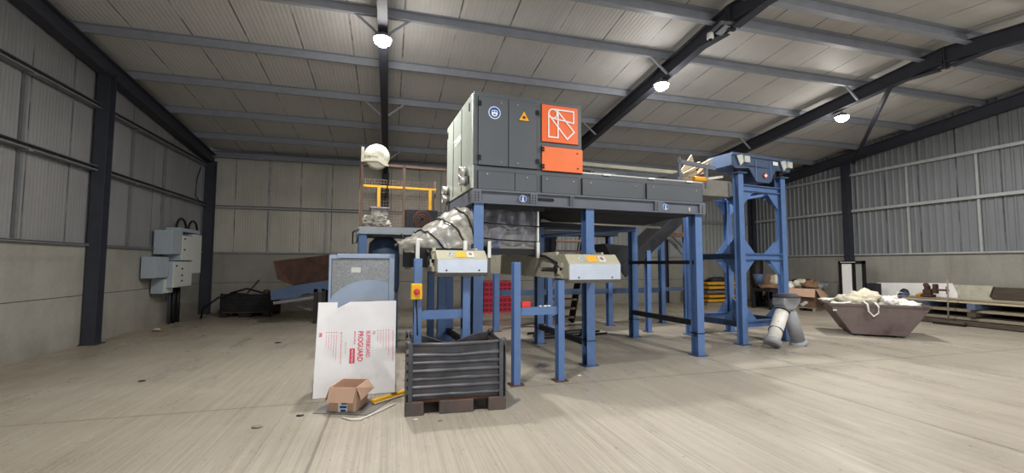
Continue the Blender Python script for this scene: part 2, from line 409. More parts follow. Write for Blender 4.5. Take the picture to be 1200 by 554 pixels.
# left wall
w = wall_root('wall_left', 'gable wall with concrete base and grey sheeting by the electrical cabinets')
for k in range(2):
    g = G()
    for a, b in ((-4.0, 5.05), (5.07, 10.97), (10.99, YB)): g.box(XL-.16, XL, a, b, k*1.005, k*1.005+.992)
    g.build('concrete_panel', MC, w)
G().box(XL-.15, XL-.02, -4, YB, .9, 1.1).build('joint_backing', M['seam'], w)
g = G(); ys = [-4 + i*.5 for i in range(42)] + [YB]
for a, b in zip(ys, ys[1:]): g.quad((XL-.03, a, ZL-.03), (XL-.03, b, ZL-.03), (XL-.03, b, sheet_z(b)), (XL-.03, a, sheet_z(a)))
g.build('cladding_sheet', M['wallL'], w, fixn=False)
G().cbeam((XL+.03, -4, ZL+.02), (XL+.03, YB, ZL+.02), .08, .05).build('ledge_angle', M['girt'], w)
for z, lab in ((ZG, 'grey sheeting rail on the gable wall by the electrical cabinets, lower'), (ZU, 'grey sheeting rail on the gable wall by the electrical cabinets, upper')):
    G().cbeam((XL+.07, -4, z), (XL+.07, YB-.1, z), .14, .10, (0, 0, 1)).build('girt_beam', M['steel' if False else 'girt'], **S(lab, 'beam'))
for y, zt in ((2.4, ZU), (6.3, ZU), (9.1, ZU), (12.35, ZU), (13.9, ZU)):
    g = G(); g.box(XL-.02, XL+.03, y-.03, y+.03, ZL+.05, ZU)
    for z in (ZG, ZU): g.box(XL, XL+.15, y-.05, y+.05, z-.08, z-.05)
    g.build('wall_post_beam', M['girt'], **S('thin vertical sheeting post on the gable wall', 'beam'))
# back wall
w = wall_root('wall_back', 'back wall with concrete base and patchy grey sheeting')
for k in range(2):
    g = G()
    for a, b in ((XL, XC[0]-.01), (XC[0]+.01, XC[1]-.01), (XC[1]+.01, XC[2]-.01), (XC[2]+.01, XR)): g.box(a, b, YB, YB+.16, k*1.005, k*1.005+.992)
    g.build('concrete_panel', MC, w)
G().box(XL, XR, YB+.02, YB+.15, .9, 1.1).build('joint_backing', M['seam'], w)
G().quad((XL, YB+.03, ZL-.03), (XC[1], YB+.03, ZL-.03), (XC[1], YB+.03, 5.6), (XL, YB+.03, 5.6)).build('cladding_sheet', M['wallB'], w, fixn=False)
def ribbed(a0, a1, fn, period=.2, dep=.028):
    row = []; a = a0
    while a < a1:
        for t, d in ((0, 0), (.55, 0), (.68, dep), (.87, dep)): row.append((a + t*period, d))
        a += period
    return [[fn(a, d, 0) for a, d in row], [fn(a, d, 1) for a, d in row]]
G().grid(ribbed(XC[1], XR, lambda a, d, t: (a, YB+.03-d, ZL-.03 if not t else 5.6)), False).build('ribbed_sheet', M['wallBR'], w, fixn=False)
G().cbeam((XL, YB-.03, ZL+.02), (XR, YB-.03, ZL+.02), .08, .05).build('ledge_angle', M['girt_lt'], w)
G().cbeam((XL, YB-.06, ZG-.02), (XR, YB-.06, ZG-.02), .12, .09).build('girt_beam', M['girt_lt'], **S('grey sheeting rail along the back wall', 'beam'))
for x in (-4.05, -2.2, 1.9, 3.9, 8.0, 9.9, 13.6):
    G().box(x-.03, x+.03, YB-.02, YB+.03, ZL+.05, 5.25).build('wall_post_beam', M['girt_lt'], **S('thin vertical sheeting post on the back wall', 'beam'))
# right wall
w = wall_root('wall_right', 'gable wall of concrete base and ribbed grey sheeting behind the timber')
for k in range(2):
    g = G()
    for a, b in ((-4.0, 6.38), (6.42, 12.18), (12.22, YB)): g.box(XR, XR+.16, a, b, k*1.005, k*1.005+.992)
    g.build('concrete_panel', MC, w)
G().box(XR+.02, XR+.15, -4, YB, .9, 1.1).build('joint_backing', M['seam'], w)
G().grid(ribbed(-4, YB, lambda a, d, t: (XR+.03-d, a, ZL-.03 if not t else sheet_z(a))), False).build('ribbed_sheet', M['wallR'], w, fixn=False)
G().cbeam((XR-.03, -4, ZL+.03), (XR-.03, YB, ZL+.03), .08, .05).build('ledge_angle', M['girt_lt'], w)
for z, lab in ((3.64, 'grey sheeting rail on the ribbed gable wall, lower'), (4.97, 'grey sheeting rail on the ribbed gable wall, upper')):
    G().cbeam((XR-.06, -4, z), (XR-.06, YB-.1, z), .12, .09).build('girt_beam', M['girt_lt'], **S(lab, 'beam'))
for y in (2.4, 4.4, 8.5, 10.3, 14.9):
    G().box(XR-.05, XR, y-.03, y+.03, ZL+.05, 4.95).build('wall_post_beam', M['girt_lt'], **S('thin vertical sheeting post on the ribbed gable wall', 'beam'))
w = wall_root('wall_front_unseen', 'unseen front wall added behind the camera, with a wide opening that shapes the daylight')  # added out of view; its opening shapes the daylight and darkens the gable
g = G(); g.box(XL, 1.0, YF, YF+.1, 0, 5.5); g.box(10.0, XR, YF, YF+.1, 0, 5.5); g.box(1.0, 10.0, YF, YF+.1, 4.8, 5.5); g.build('cladding_panel', M['wallB'], w)
# ------------------------------------------------------------------ lamps
def lamp(x, y, z, lab, on=True, e=230):
    t = thing('high_bay_lamp', lab, 'lamp', (x, y, z))
    G().lathe([(.03, .10), (.10, .09), (.15, .05), (.165, .03), (.165, .0)], (x, y, z), (0, 0, 1)).build('housing', M['girt'], t)
    G().lathe([(.001, -.13), (.08, -.115), (.135, -.07), (.16, .0), (.15, .03)], (x, y, z), (0, 0, 1), caps=False).build('diffuser', M['lamp'], t)
    top = rz_(y) + .02
    if top > z + .09: G().bar((x, y, z+.09), (x, y, top), .03, .03).build('bracket', M['purlin'], t)
    l = bpy.data.lights.new('high_bay_light', 'AREA'); l.shape = 'DISK'; l.size = .2; l.energy = e; l.color = (1, .965, .91)
    lo = bpy.data.objects.new('high_bay_light', l); C.objects.link(lo); lo.location = (0, 0, -.145); lo.parent = t
    l2 = bpy.data.lights.new('high_bay_glow', 'POINT'); l2.energy = e*.2; l2.color = l.color; l2.shadow_soft_size = .15
    lo2 = bpy.data.objects.new('high_bay_glow', l2); C.objects.link(lo2); lo2.location = (0, 0, -.32); lo2.parent = t
lamp(-.2, 8.1, 5.74, 'lit high bay lamp under the rafter above the hose reel')
lamp(5.85, 8.4, 5.71, 'lit high bay lamp under the rafter with the security camera')
lamp(11.75, 8.8, 5.66, 'lit high bay lamp under the rafter over the blue tower')
for x, lab in ((-.2, 'unseen high bay lamp added overhead of the camera near the electrical gable'), (5.9, 'unseen high bay lamp added overhead of the camera, mid hall'), (11.75, 'lit high bay lamp on the camera slope nearest the timber')):
    lamp(x, 3.4, 5.66, lab)  # first two are unseen, mirrored from the visible row to light the hall
# ------------------------------------------------------------------ sorting machine
A = math.radians(4.2); O = V((1.10, 6.43, 0)); F = frame(O, A)
UX = V((math.cos(A), math.sin(A), 0)); UY = V((-math.sin(A), math.cos(A), 0)); UZ = V((0, 0, 1))
def W(u, v, z): return F @ V((u, v, z))
def g_(): return G(F)
mc = thing('sorting_machine', 'dark grey optical sorting machine with orange panels on blue steel legs', 'machine', W(0, 0, 2.57), A)
DEP = 1.95
# base frame
g = g_(); g.box(.08, 4.5, .03, .09, 2.57, 2.77); g.box(.08, 4.5, DEP+.1, DEP+.2, 2.57, 2.77)
g.box(.08, .2, .09, DEP+.1, 2.57, 2.77); g.box(4.4, 4.5, .09, DEP+.1, 2.57, 2.77)
g.box(.08, 4.5, -.01, .03, 2.755, 2.785); g.box(.08, 4.5, -.01, .03, 2.57, 2.59)
for a, b in ((.08, .22), (1.02, 1.14), (1.72, 1.78), (3.38, 3.58), (4.36, 4.5)): g.box(a, b, -.012, .03, 2.59, 2.755)
base = g.build('base_frame', M['grey_lt'], mc)
g = g_(); g.box(1.16, 1.42, .022, .031, 2.655, 2.705)
for u, z in ((1.16, 2.68), (1.42, 2.68)): g.lathe([(.025, -.008), (.025, .001)], (u, .03, z), (0, 1, 0), 12)
g.build('lifting_slot', M['seam'], base)
g = g_()
for u in (.12, .17, 1.05, 1.10, 1.75, 3.42, 4.42):
    for z in (2.61, 2.65, 2.69, 2.73): g.lathe([(.009, -.012), (.009, 0)], (u, -.012, z), (0, 1, 0), 8)
g.build('bolt_row', M['seam'], base, kind='stuff')
# lower body + cabinet
g = g_(); g.box(.12, 4.48, .03, DEP, 2.77, 3.16); low = g.build('lower_body', M['grey'], mc, .008)
g = g_(); g.box(.1, 1.95, .02, DEP, 3.16, 4.30); cab = g.build('upper_cabinet', M['grey'], mc, .01)
# pale left side panels
g = g_(); g.box(.075, .12, .05, DEP-.02, 2.8, 4.27); sp_ = g.build('side_panel', M['side'], mc, .01)
g = g_()
for v in (.72, 1.35): g.box(.068, .08, v-.008, v+.008, 2.85, 4.24)
g.build('panel_seam', M['seam'], sp_)
for v, z in ((.2, 4.1), (.2, 2.95), (1.85, 4.1)):
    g = g_(); g.box(.062, .08, v-.02, v+.02, z-.06, z+.06); g.build('hinge', M['ink'], sp_)
text('side_lettering', 'TOMRA', .17, M['white'], mc, W(.07, 1.32, 3.72), -UY, UZ, bold=.004)
for v, z in ((.34, 3.10), (.34, 2.96), (1.72, 3.02), (1.72, 2.86)):
    g = g_(); g.lathe([(.075, 0), (.075, -.13), (.066, -.13), (.066, -.02)], (.08, v, z), (1, 0, 0), 20)
    p_ = g.build('vent_pipe', M['alu'], mc)
    g = g_(); g.lathe([(.083, -.02), (.083, -.05), (.075, -.05)], (.08, v, z), (1, 0, 0), 20); g.build('clamp_ring', M['girt'], p_)
# doors
def plate(u0, u1, z0, z1, m, name, par=mc, off=0.0, th=.012, seam=True, bev=.003):
    if seam:
        g = g_(); g.box(u0-.008, u1+.008, .012+off, .024+off, z0-.008, z1+.008); g.build('panel_gap', M['seam'], par)
    g = g_(); g.box(u0, u1, .008-th+off, .022+off, z0, z1); return g.build(name, m, par, bev)
def hinge(par, u, z, s=1):
    g = g_(); g.box(u-.02, u+.02, -.024, -.004, z-.035, z-.006); g.box(u-.02, u+.02, -.024, -.004, z+.006, z+.035); g.box(u-.028*s-.004, u-.028*s+.004, -.028, 0, z-.04, z+.04)
    g.build('hinge', M['ink'], par)
def dots(par, pts, m=None, r=.011):
    for u, z in pts:
        g = g_(); g.lathe([(r, -.014), (r*.7, -.018)], (u, 0, z), (0, 1, 0), 10); g.build('lock_bolt', m or M['alu'], par)
d1 = plate(.17, .645, 3.16, 4.22, M['grey'], 'door'); hinge(d1, .185, 4.11); hinge(d1, .185, 3.27); dots(d1, ((.53, 4.15), (.53, 3.22)))
d2 = plate(.66, 1.13, 3.16, 4.22, M['grey'], 'door'); hinge(d2, 1.13, 4.07, -1); hinge(d2, 1.13, 3.28, -1); dots(d2, ((.80, 4.15), (.80, 3.22)))
op = plate(1.22, 1.87, 3.62, 4.23, M['orange'], 'orange_panel')
od = plate(1.22, 1.95, 3.15, 3.54, M['orange2'], 'orange_door', off=-.004); hinge(od, 1.235, 3.49); hinge(od, 1.235, 3.21)
dots(od, ((1.85, 3.47), (1.86, 3.22)), M['ink'], .014)
for u0, u1, b in ((.17, 1.13, ((.31, 3.02), (.96, 3.01))), (1.22, 1.87, ((1.30, 3.01), (1.78, 3.0))), (1.95, 3.14, ((2.10, 3.0), (2.98, 3.0))), (3.22, 4.42, ((3.35, 3.01), (4.3, 3.0)))):
    q = plate(u0, u1, 2.79, 3.065, M['grey'], 'lower_panel'); dots(q, b)
g = g_(); g.box(.755, .765, -.006, .01, 2.79, 3.065); g.build('panel_seam', M['seam'], q)
# logo: outlined ribbon letter built from white strips
LX0, LZ0, LS = 1.335, 3.70, .46
def strip(par, pts, wd=.022, y=-.012, m=None, closed=True, name='emblem_line'):
    g = g_(); n = len(pts)
    for i in range(n if closed else n-1):
        a, b = V(pts[i]), V(pts[(i+1) % n]); d = (b-a).normalized(); pr = V((-d.y, d.x))*wd/2; a = a - d*wd*.4; b = b + d*wd*.4
        g.prism([(a.x-pr.x, y, a.y-pr.y), (b.x-pr.x, y, b.y-pr.y), (b.x+pr.x, y, b.y+pr.y), (a.x+pr.x, y, a.y+pr.y)], (0, -.004-.0004*i, 0))
    return g.build(name, m or M['white'], par)
def LP(x, y): return (LX0 + x*LS, LZ0 + y*LS)
arc = [LP(.16+.16*math.cos(t), .84+.16*math.sin(t)) for t in [math.pi*(.5+k/10) for k in range(11)]]
strip(op, [LP(.16, 1), LP(.98, 1), LP(.98, .58), LP(.16, .68)], closed=False)
strip(op, arc, closed=False)
strip(op, [LP(.0, .84), LP(0, 0), LP(.36, 0), LP(.36, .99)], closed=False)
strip(op, [LP(.04, .74), LP(.72, -.02), LP(1.0, .26), LP(.34, .96)], closed=False)
arc2 = [LP(.16+.16*math.cos(t), .84+.16*math.sin(t)) for t in [math.pi*(.5-k/10) for k in range(11)]]
strip(op, arc2, closed=False, wd=.018, y=-.0125)
# stickers
def disc(par, u, z, r, m, y, name, n=28):
    g = g_(); g.lathe([(r, y), (r, y-.002)], (u, 0, z), (0, 1, 0), n); return g.build(name, m, par)
k = disc(d1, .42, 3.985, .098, M['white'], -.005, 'mask_sticker'); disc(d1, .42, 3.985, .086, M['sticker_blue'], -.008, 'mask_sticker')
g = g_(); g.lathe([(.05, -.0105), (.05, -.012)], (.42, 0, 3.975), (0, 1, 0), 20); g.box(.375, .465, -.0135, -.012, 3.985, 4.02); g.build('mask_sticker', M['white'], d1)
g = g_(); g.box(.385, .414, -.0155, -.0135, 3.99, 4.012); g.box(.426, .455, -.0155, -.0135, 3.99, 4.012); g.box(.40, .44, -.0155, -.0125, 3.945, 3.965); g.build('mask_sticker', M['sticker_blue'], d1)
def tri(par, u, z, s, m, y, name):
    g = g_(); g.prism([(u-s, y, z-s*.8), (u+s, y, z-s*.8), (u, y, z+s*.95)], (0, -.002, 0)); return g.build(name, m, par)
tri(d2, .91, 3.985, .10, M['ink'], -.005, 'warning_sticker'); tri(d2, .91, 3.985, .087, M['sticker_yellow'], -.008, 'warning_sticker')
g = g_(); g.lathe([(.02, -.0105), (.02, -.012)], (.91, 0, 3.965), (0, 1, 0), 12)
for t in range(0, 360, 45): g.bar((.91, -.0112, 3.965), (.91+.04*math.cos(math.radians(t)), -.0112, 3.965+.04*math.sin(math.radians(t))), .0012, .006, (0, 0, 1))
g.build('warning_sticker', M['ink'], d2)
for u in (.89, 3.60):
    disc(base, u, 2.67, .058, M['white'], -.013, 'information_sticker'); disc(base, u, 2.67, .052, M['sticker_blue'], -.016, 'information_sticker')
    g = g_(); g.box(u-.009, u+.009, -.020, -.018, 2.635, 2.68); g.lathe([(.011, -.018), (.011, -.02)], (u, 0, 2.697), (0, 1, 0), 10); g.box(u-.02, u, -.02, -.018, 2.668, 2.68); g.box(u-.02, u+.02, -.02, -.018, 2.63, 2.64)
    g.build('information_sticker', M['white'], base)
g = g_(); g.box(4.14, 4.18, .02, .032, 2.62, 2.69); g.build('cover_plate', M['alu'], base)
for u in (2.42, 3.33, 4.16):
    g = g_(); g.box(u-.07, u+.07, .0, .03, 3.15, 3.175); g.build('white_clip', M['white'], low)
# top of the low body: tray, rails
g = g_(); g.box(1.95, 4.48, .03, .05, 3.16, 3.18); g.build('edge_strip', M['alu'], low)
g = g_(); g.box(1.98, 5.05, 1.14, 1.24, 3.58, 3.65); g.build('white_top_rail', M['hood'], mc)
g = g_(); g.box(1.96, 5.0, 1.16, 1.9, 3.16, 3.54); g.build('acceleration_belt_housing', M['grey'], mc)
g = g_()
for u in (2.3, 2.36, 2.42): g.box(u, u+.03, .6, .64, 3.16, 3.36)
g.build('cable_gland', M['ink'], mc)
g = g_(); g.box(2.5, 2.95, .55, .75, 3.16, 3.33); g.build('junction_box', M['girt'], mc)
# infeed conveyor head towards the tower
g = g_(); g.box(4.55, 5.95, .75, 1.75, 3.08, 3.42); ic = g.build('infeed_conveyor_head', M['hoodbot'], mc, .01)
for bb in ((4.5, 4.62, .7, 1.8, 3.0, 3.5), (5.85, 5.97, .72, 1.78, 3.1, 3.38)):
    g = g_(); g.box(*bb); g.build('end_plate', M['grey_lt'], ic)
g = g_(); g.bar((4.45, .6, 3.4), (4.45, .6, 3.78), .05, .05); g.bar((5.12, .6, 3.2), (5.12, .6, 3.68), .05, .05); g.bar((4.4, .6, 3.7), (5.35, .6, 3.62), .05, .08); g.build('guard_bar', M['grey_lt'], mc)
g = g_(); g.tube([(4.75, .55, 3.36), (5.05, .55, 3.36)], .05, 12); g.build('drive_motor', M['sticker_yellow'], mc)
# underside
g = g_(); g.prism([(1.3, .5, 2.57), (4.3, .5, 2.57), (3.8, .8, 2.42), (1.8, .8, 2.42)], (0, 1.2, 0)); g.build('underside_hopper', M['dark'], mc)
g = g_(); g.box(.2, 4.4, .09, DEP+.1, 2.56, 2.6); g.build('underside_plate', M['dark'], mc)
g = g_(); g.tube([(1.6, .9, 2.44), (2.8, .9, 2.42), (4.2, .9, 2.4)], .03, 8); g.build('compressed_air_pipe', M['alu'], mc)
g = g_()
for u in (.5, .62, .75, .88, 1.0, 1.12): g.lathe([(.012, -.02), (.012, 0)], (u, .1, 2.535), (0, 1, 0), 8)
g.box(.3, 1.3, .08, .11, 2.5, 2.57); g.build('curtain_rail', M['ink'], mc)
# ------------------------------------------------------------------ support frame
sf = thing('support_frame', 'blue steel leg frame carrying the dark grey sorting machine', 'frame', W(0, 0, 0), A)
LEG = .15
def leg(u, v, z1, par=sf, w=LEG, plate_=True, m='blue', ring=True):
    g = g_(); g.ibeam((u, v, .012), (u, v, z1), w, w*1.15, (0, 1, 0), .014); o = g.build('leg', M[m], par)
    g = g_(); g.box(u-w*.85, u+w*.85, v-w*.85, v+w*.85, 0, .014); g.build('foot_plate', M['blue_dull'], o)
    if ring:
        g = g_(); g.box(u-w*.62, u+w*.62, v-w*.62, v+w*.62, .40, .415); g.build('collar', M['dark'], o)
    return o
for u, v in ((.19, .11), (2.10, .11), (4.38, .13), (.19, 2.2), (2.12, 2.2), (4.5, 2.25)): leg(u, v, 2.57)
for u, z0 in ((.19, .30), (2.11, .30), (4.42, .52)):
    g = g_(); g.box(u-.035, u+.035, .18, 2.15, z0, z0+.10); g.build('low_rail', M['dark'], sf)
g = g_(); g.box(4.35, 4.42, .18, 2.2, 1.66, 1.73); g.build('mid_rail', M['dark'], sf)
g = g_(); g.tube([(2.14, 2.1, 2.24), (4.5, 2.15, 2.44)], .035, 10); g.build('blue_tie_pipe', M['blue'], sf)
g = g_(); g.box(.2, 4.5, 2.12, 2.3, 2.40, 2.57); g.build('rear_beam', M['blue_dull'], sf)
# ------------------------------------------------------------------ discharge conveyors
def conveyor(lab, u0, u1, legs, zb, zt, vf, legtop):
    t = thing('discharge_conveyor', lab, 'conveyor', W((u0+u1)/2, vf+.3, 0), A)
    zm = zb + (zt-zb)*.66
    g = g_(); g.prism([(u0, vf+.5, zt), (u0, vf+.14, zt), (u0, vf, zm), (u0, vf, zb+.05), (u0, vf+.5, zb+.05)], (u1-u0, 0, 0)); h = g.build('end_hood', M['hood'], t, .012)
    g = g_(); g.box(u0+.01, u1-.01, vf-.006, vf+.004, zb+.05, zm-.005); hf = g.build('front_plate', M['hoodface'], h)
    for f in (.18, .82):
        g = g_(); g.lathe([(.012, -.006), (.012, 0)], (u0+(u1-u0)*f, vf-.006, zb+.08), (0, 1, 0), 8); g.build('screw', M['seam'], hf)
    g = g_(); g.prism([(u0-.005, vf+.48, zb), (u0-.005, vf+.03, zb), (u0-.005, vf, zb+.05), (u0-.005, vf+.48, zb+.05)], (u1-u0+.01, 0, 0)); g.build('bottom_edge', M['hoodbot'], h)
    # stickers on sloped face
    n = V((0, -(zt-zm), .14)).normalized(); sl = V((0, .14, zt-zm)).normalized()
    def st(f0, f1, m, r=False, a=.2, b=.8):
        g = g_(); p = V((0, vf, zm)) + sl*a*(V((0, .14, zt-zm)).length) + n*.003; q = V((0, vf, zm)) + sl*b*(V((0, .14, zt-zm)).length) + n*.003
        x0, x1 = u0+(u1-u0)*f0, u0+(u1-u0)*f1
        if r:
            c = (p+q)/2; c.x = (x0+x1)/2; g.lathe([(abs(x1-x0)/2, 0), (abs(x1-x0)/2, .002)], c, n, 20)
        else: g.prism([(x0, p.y, p.z), (x1, p.y, p.z), (x1, q.y, q.z), (x0, q.y, q.z)], n*.002)
        g.build('safety_sticker', m, h)
    st(.22, .31, M['elec'], True); st(.235, .295, M['sticker_blue'], True, .22, .86); st(.32, .36, M['elec2'], False)
    st(.38, .58, M['sticker_yellow']); st(.6, .74, M['elec']); st(.63, .71, M['sticker_red'], True, .22, .86)
    g = g_(); zz0, zz1 = zb+.06, zt+.04
    g.box(u0+.02, u0+.06, vf+.45, 3.2, zz0, zz1); g.box(u1-.06, u1-.02, vf+.45, 3.2, zz0, zz1); g.build('side_frame', M['convgrey'], t, .006)
    g = g_(); g.box(u0+.06, u1-.06, vf+.4, 3.2, zz1-.06, zz1-.03); g.build('belt', M['black'], t)
    g = g_(); g.tube([(u0-.03, vf+.32, zb+.2), (u1+.03, vf+.32, zb+.2)], .085, 16); g.build('end_roller', M['dark'], t)
    # tensioner on the near side
    g = g_(); g.box(u0-.03, u0+.02, vf+.18, vf+.95, zb+.22, zb+.29); g.box(u0-.03, u0+.02, vf+.18, vf+.95, zb+.06, zb+.12)
    g.box(u0-.05, u0, vf+.24, vf+.42, zb+.12, zb+.22); ts = g.build('belt_tensioner', M['convgrey'], t, .004)
    g = g_(); g.tube([(u0-.03, vf+.4, zb+.17), (u0-.03, vf+.9, zb+.17)], .014, 8); g.lathe([(.06, -.07), (.06, -.03)], (u0-.0, vf+.32, zb+.2), (1, 0, 0), 14); g.build('tension_screw', M['dark'], ts)
    g = g_(); g.tube([(u0-.05, vf+.3, zb+.29), (u0-.02, vf+.8, zb+.40), (u0+.03, vf+1.6, zb+.43)], .02, 8); g.build('guard_wire', M['ink'], t)
    for u, z1 in zip(legs, legtop):
        w = .095; g = g_(); g.ibeam((u, -.6, .012), (u, -.6, z1), w, w*1.3, (0, 1, 0), .012); o = g.build('leg', M['blue'], t)
        g = g_(); g.box(u-w, u+w, -.6-w, -.6+w, 0, .013); g.build('foot_plate', M['rust'], o)
    g = g_(); g.box(legs[0]+.045, legs[1]-.045, -.63, -.57, .94, 1.05); g.build('cross_bar', M['blue'], t)
    return t
LC = conveyor('discharge conveyor with beige end hood beside the yellow isolator switch', -.58, .09, (-.79, -.16), 1.49, 1.83, -.8, (1.72, 1.5))
RC = conveyor('discharge conveyor with beige end hood in front of the second blue machine leg', 1.33, 2.2, (.56, 1.23), 1.38, 1.80, -.7, (1.68, 1.42))
# chute skirt and a sheet of painted darkness, with silver posts
def skirt(lab, posts, v0, v1, z0, z1):
    t = thing('rubber_or_shade_skirt', lab, 'skirt', W(posts[0], v0, z0), A)
    g = g_(); g.box(posts[0]+.0, posts[-1], v0+.02, v0+.04, z0, z1-.05); g.box(posts[0], posts[0]+.02, v0+.02, v1, z0, z1); g.build('rubber_or_shade_sheet', M['black'], t)
    for u in posts:
        g = g_(); g.box(u-.025, u+.025, v0-.03, v0+.02, z0-.05, z1+.06); g.build('silver_post', M['alu'], t)
    return t
skirt('black rubber skirt with silver posts beside the wrapped chute over the first conveyor', (-.76, -.1), -.3, 1.6, 1.6, 1.92)
skirt('black sheet for the darkness between silver posts below the grey plastic curtain', (.42, 1.25), .25, 1.2, 1.80, 1.95)  # black sheet stands in for the darkness between these posts
# clear plastic over the chute
t = thing('plastic_wrap', 'crumpled clear plastic wrap strapped over the chute under the machine corner', 'wrap', W(-.3, .2, 1.84), A)
ridge = [(-.98, .75, 1.92), (-.76, .62, 2.06), (-.52, .58, 2.27), (-.26, .55, 2.45), (0, .5, 2.56), (.16, .45, 2.57)]
bott = [(-.86, .1, 1.82), (-.62, -.1, 1.81), (-.35, -.15, 1.84), (-.1, -.12, 1.93), (.1, -.02, 1.98), (.2, .1, 2.0)]
def lof(s, t_):  # s along, t_ down
    x = s*(len(ridge)-1); i = min(int(x), len(ridge)-2); f = x-i
    a = V(ridge[i]).lerp(V(ridge[i+1]), f); b = V(bott[i]).lerp(V(bott[i+1]), f)
    p = a.lerp(b, t_); out = math.sin(math.pi*min(1, t_*1.02))*.17
    p += V((-.25, -.8, .45)).normalized()*out
    nz = noise.fractal(V((s*5, t_*4, 3.3)), .6, 2.1, 4)*.035
    return p + V((0, -nz, nz))
g = g_(); g.grid([[lof(s/40, r/18) for s in range(41)] for r in range(19)]); wr = g.build('clear_sheet', M['plastic'], t, fixn=False)
def strap_on(s0, s1):
    g = g_(); pts = []
    for k in range(15):
        q = k/14; pts.append(lof(s0+(s1-s0)*q, q) + V((-.02, -.05, .03))*.45)
    g.tube(pts, .013, 6); g.build('black_strap', M['ink'], wr)
strap_on(.26, .42); strap_on(.48, .66); strap_on(.74, .93)
t = thing('plastic_curtain', 'flat grey plastic curtain with black straps hanging under the machine front', 'curtain', W(.8, .3, 1.93), A)
g = g_(); g.grid([[(.30+.98*s/30, .3+.02*noise.fractal(V((s*.3, r*.4, 9)), .6, 2.1, 3)+.03*math.sin(s*.5), 1.93+.6*r/14) for s in range(31)] for r in range(15)]); cu_ = g.build('grey_sheet', M['plasticdark'], t, fixn=False)
for z0, z1 in ((2.31, 2.27), (2.06, 2.02)):
    g = g_(); g.tube([(.27, .25, z0), (.6, .24, z0-.025), (1.0, .24, z1), (1.28, .25, z1-.005)], .011, 6); g.build('black_strap', M['ink'], cu_)
g = g_(); g.box(1.255, 1.285, .27, .33, 1.9, 2.52); g.build('edge_strip', M['alu'], cu_)
t = thing('isolator_switch', 'yellow isolator box with red knob fixed to the blue conveyor leg', 'switch', W(-.80, -.66, 1.22), A)
g = g_(); g.box(-.885, -.745, -.72, -.648, 1.20, 1.40); b_ = g.build('yellow_box', M['yellow'], t, .012)
g = g_(); g.lathe([(.038, 0), (.038, -.02)], (-.815, -.72, 1.30), (0, 1, 0), 20); g.build('knob_plate', M['sticker_red'], b_)
g = g_(); g.lathe([(.022, -.02), (.018, -.045)], (-.815, -.72, 1.30), (0, 1, 0), 14); g.build('red_knob', M['red_print'], b_)
g = g_(); g.tube([(-.815, -.69, 1.2), (-.8, -.66, 1.0), (-.79, -.66, .75)], .009, 6); g.build('cable', M['ink'], b_)
g = g_(); g.box(.63, .77, -.63, -.55, 1.05, 1.13); rb = g.build('red_box', M['redbox'], None, .01, label='small red box lying on the blue conveyor cross bar', cat='box')
for u in (1.0, 1.06, .93):
    g = g_(); g.lump((u, -.6, 1.05), (.03, .025, .012), u*9, sub=2); g.build('paper_scrap', M['rag'], None, label='tiny pale scrap lying on the blue conveyor cross bar beside the red box', cat='scrap', group='scraps on the conveyor cross bar')
# ------------------------------------------------------------------ rear frame, stair, inclined conveyor
t = thing('rear_walkway_frame', 'blue steel frame with rusty upper posts standing behind the machine', 'frame', W(5.0, 4.05, 0), A)
for u, z in ((1.76, 2.4), (3.2, 2.4), (5.0, 2.5), (6.74, 2.42), (7.62, 2.42)): leg(u, 4.05, z, t, .13, ring=False)
for u in (6.74, 7.62):
    g = g_(); g.box(u-.065, u+.065, 3.985, 4.115, 2.42, 3.05); g.build('rusty_post', M['rust'], t)
g = g_(); g.box(6.8, 7.56, 4.0, 4.1, 2.46, 2.58); g.build('rusty_beam', M['rust'], t)
g = g_(); g.box(1.76, 6.7, 4.02, 4.09, .86, 1.0); g.box(6.8, 7.56, 4.02, 4.09, .9, 1.0); g.build('mid_beam', M['blue_dull'], t)
g = g_(); g.box(1.76, 5.0, 3.6, 4.2, 2.4, 2.5); g.build('deck', M['dark'], t)
for d in (0, .25):
    g = g_(); g.bar((6.7+d, 4.3, 2.85), (8.2+d, 4.3, 1.6), .06, .08); g.build('grey_brace', M['girt'], t)
t = thing('inclined_conveyor', 'dark inclined conveyor rising behind the machine rear legs', 'conveyor', W(5.0, 3.0, 0), A)
g = g_()
for v in (2.75, 3.45):
    g = g_(); g.bar((4.55, v, 1.45), (6.5, v, 3.0), .05, .28); g.build('side_plate', M['dark'], t)
g = g_(); g.bar((4.55, 3.1, 1.5), (6.5, 3.1, 3.05), .66, .05); g.build('belt', M['black'], t)
g = g_(); g.prism([(4.1, 2.8, 2.15), (4.9, 2.8, 2.1), (4.75, 2.8, 1.55), (4.45, 2.8, 1.55)], (0, .6, 0)); g.build('feed_chute', M['dark'], t)
leg(5.28, 2.75, 2.0, t, .11, ring=False)
t = thing('steel_stair', 'dark steel stair with open treads rising behind the machine legs', 'stair', W(3.2, 4.6, 0), A)
for ub, ut in ((3.5, 3.12), (4.28, 4.02)):
    g = g_(); g.bar((ub, 4.9, 0.02), (ut, 3.6, 2.4), .05, .2, (0, -.5, .5)); g.build('stringer', M['dark'], t)
    g = g_(); g.tube([(ub*.7+ut*.3, 4.5, .75), (ub*.7+ut*.3, 4.5, 1.65), (ut, 3.6, 3.2)], .02, 8); g.build('handrail', M['girt'], t)
for i in range(9):
    f = (i+.7)/9.3; v = 4.9-1.3*f; z = 2.4*f
    g = g_(); g.box(3.52-.38*f, 4.26-.26*f, v-.13, v+.13, z-.025, z+.025); g.build('tread', M['rail'], t)
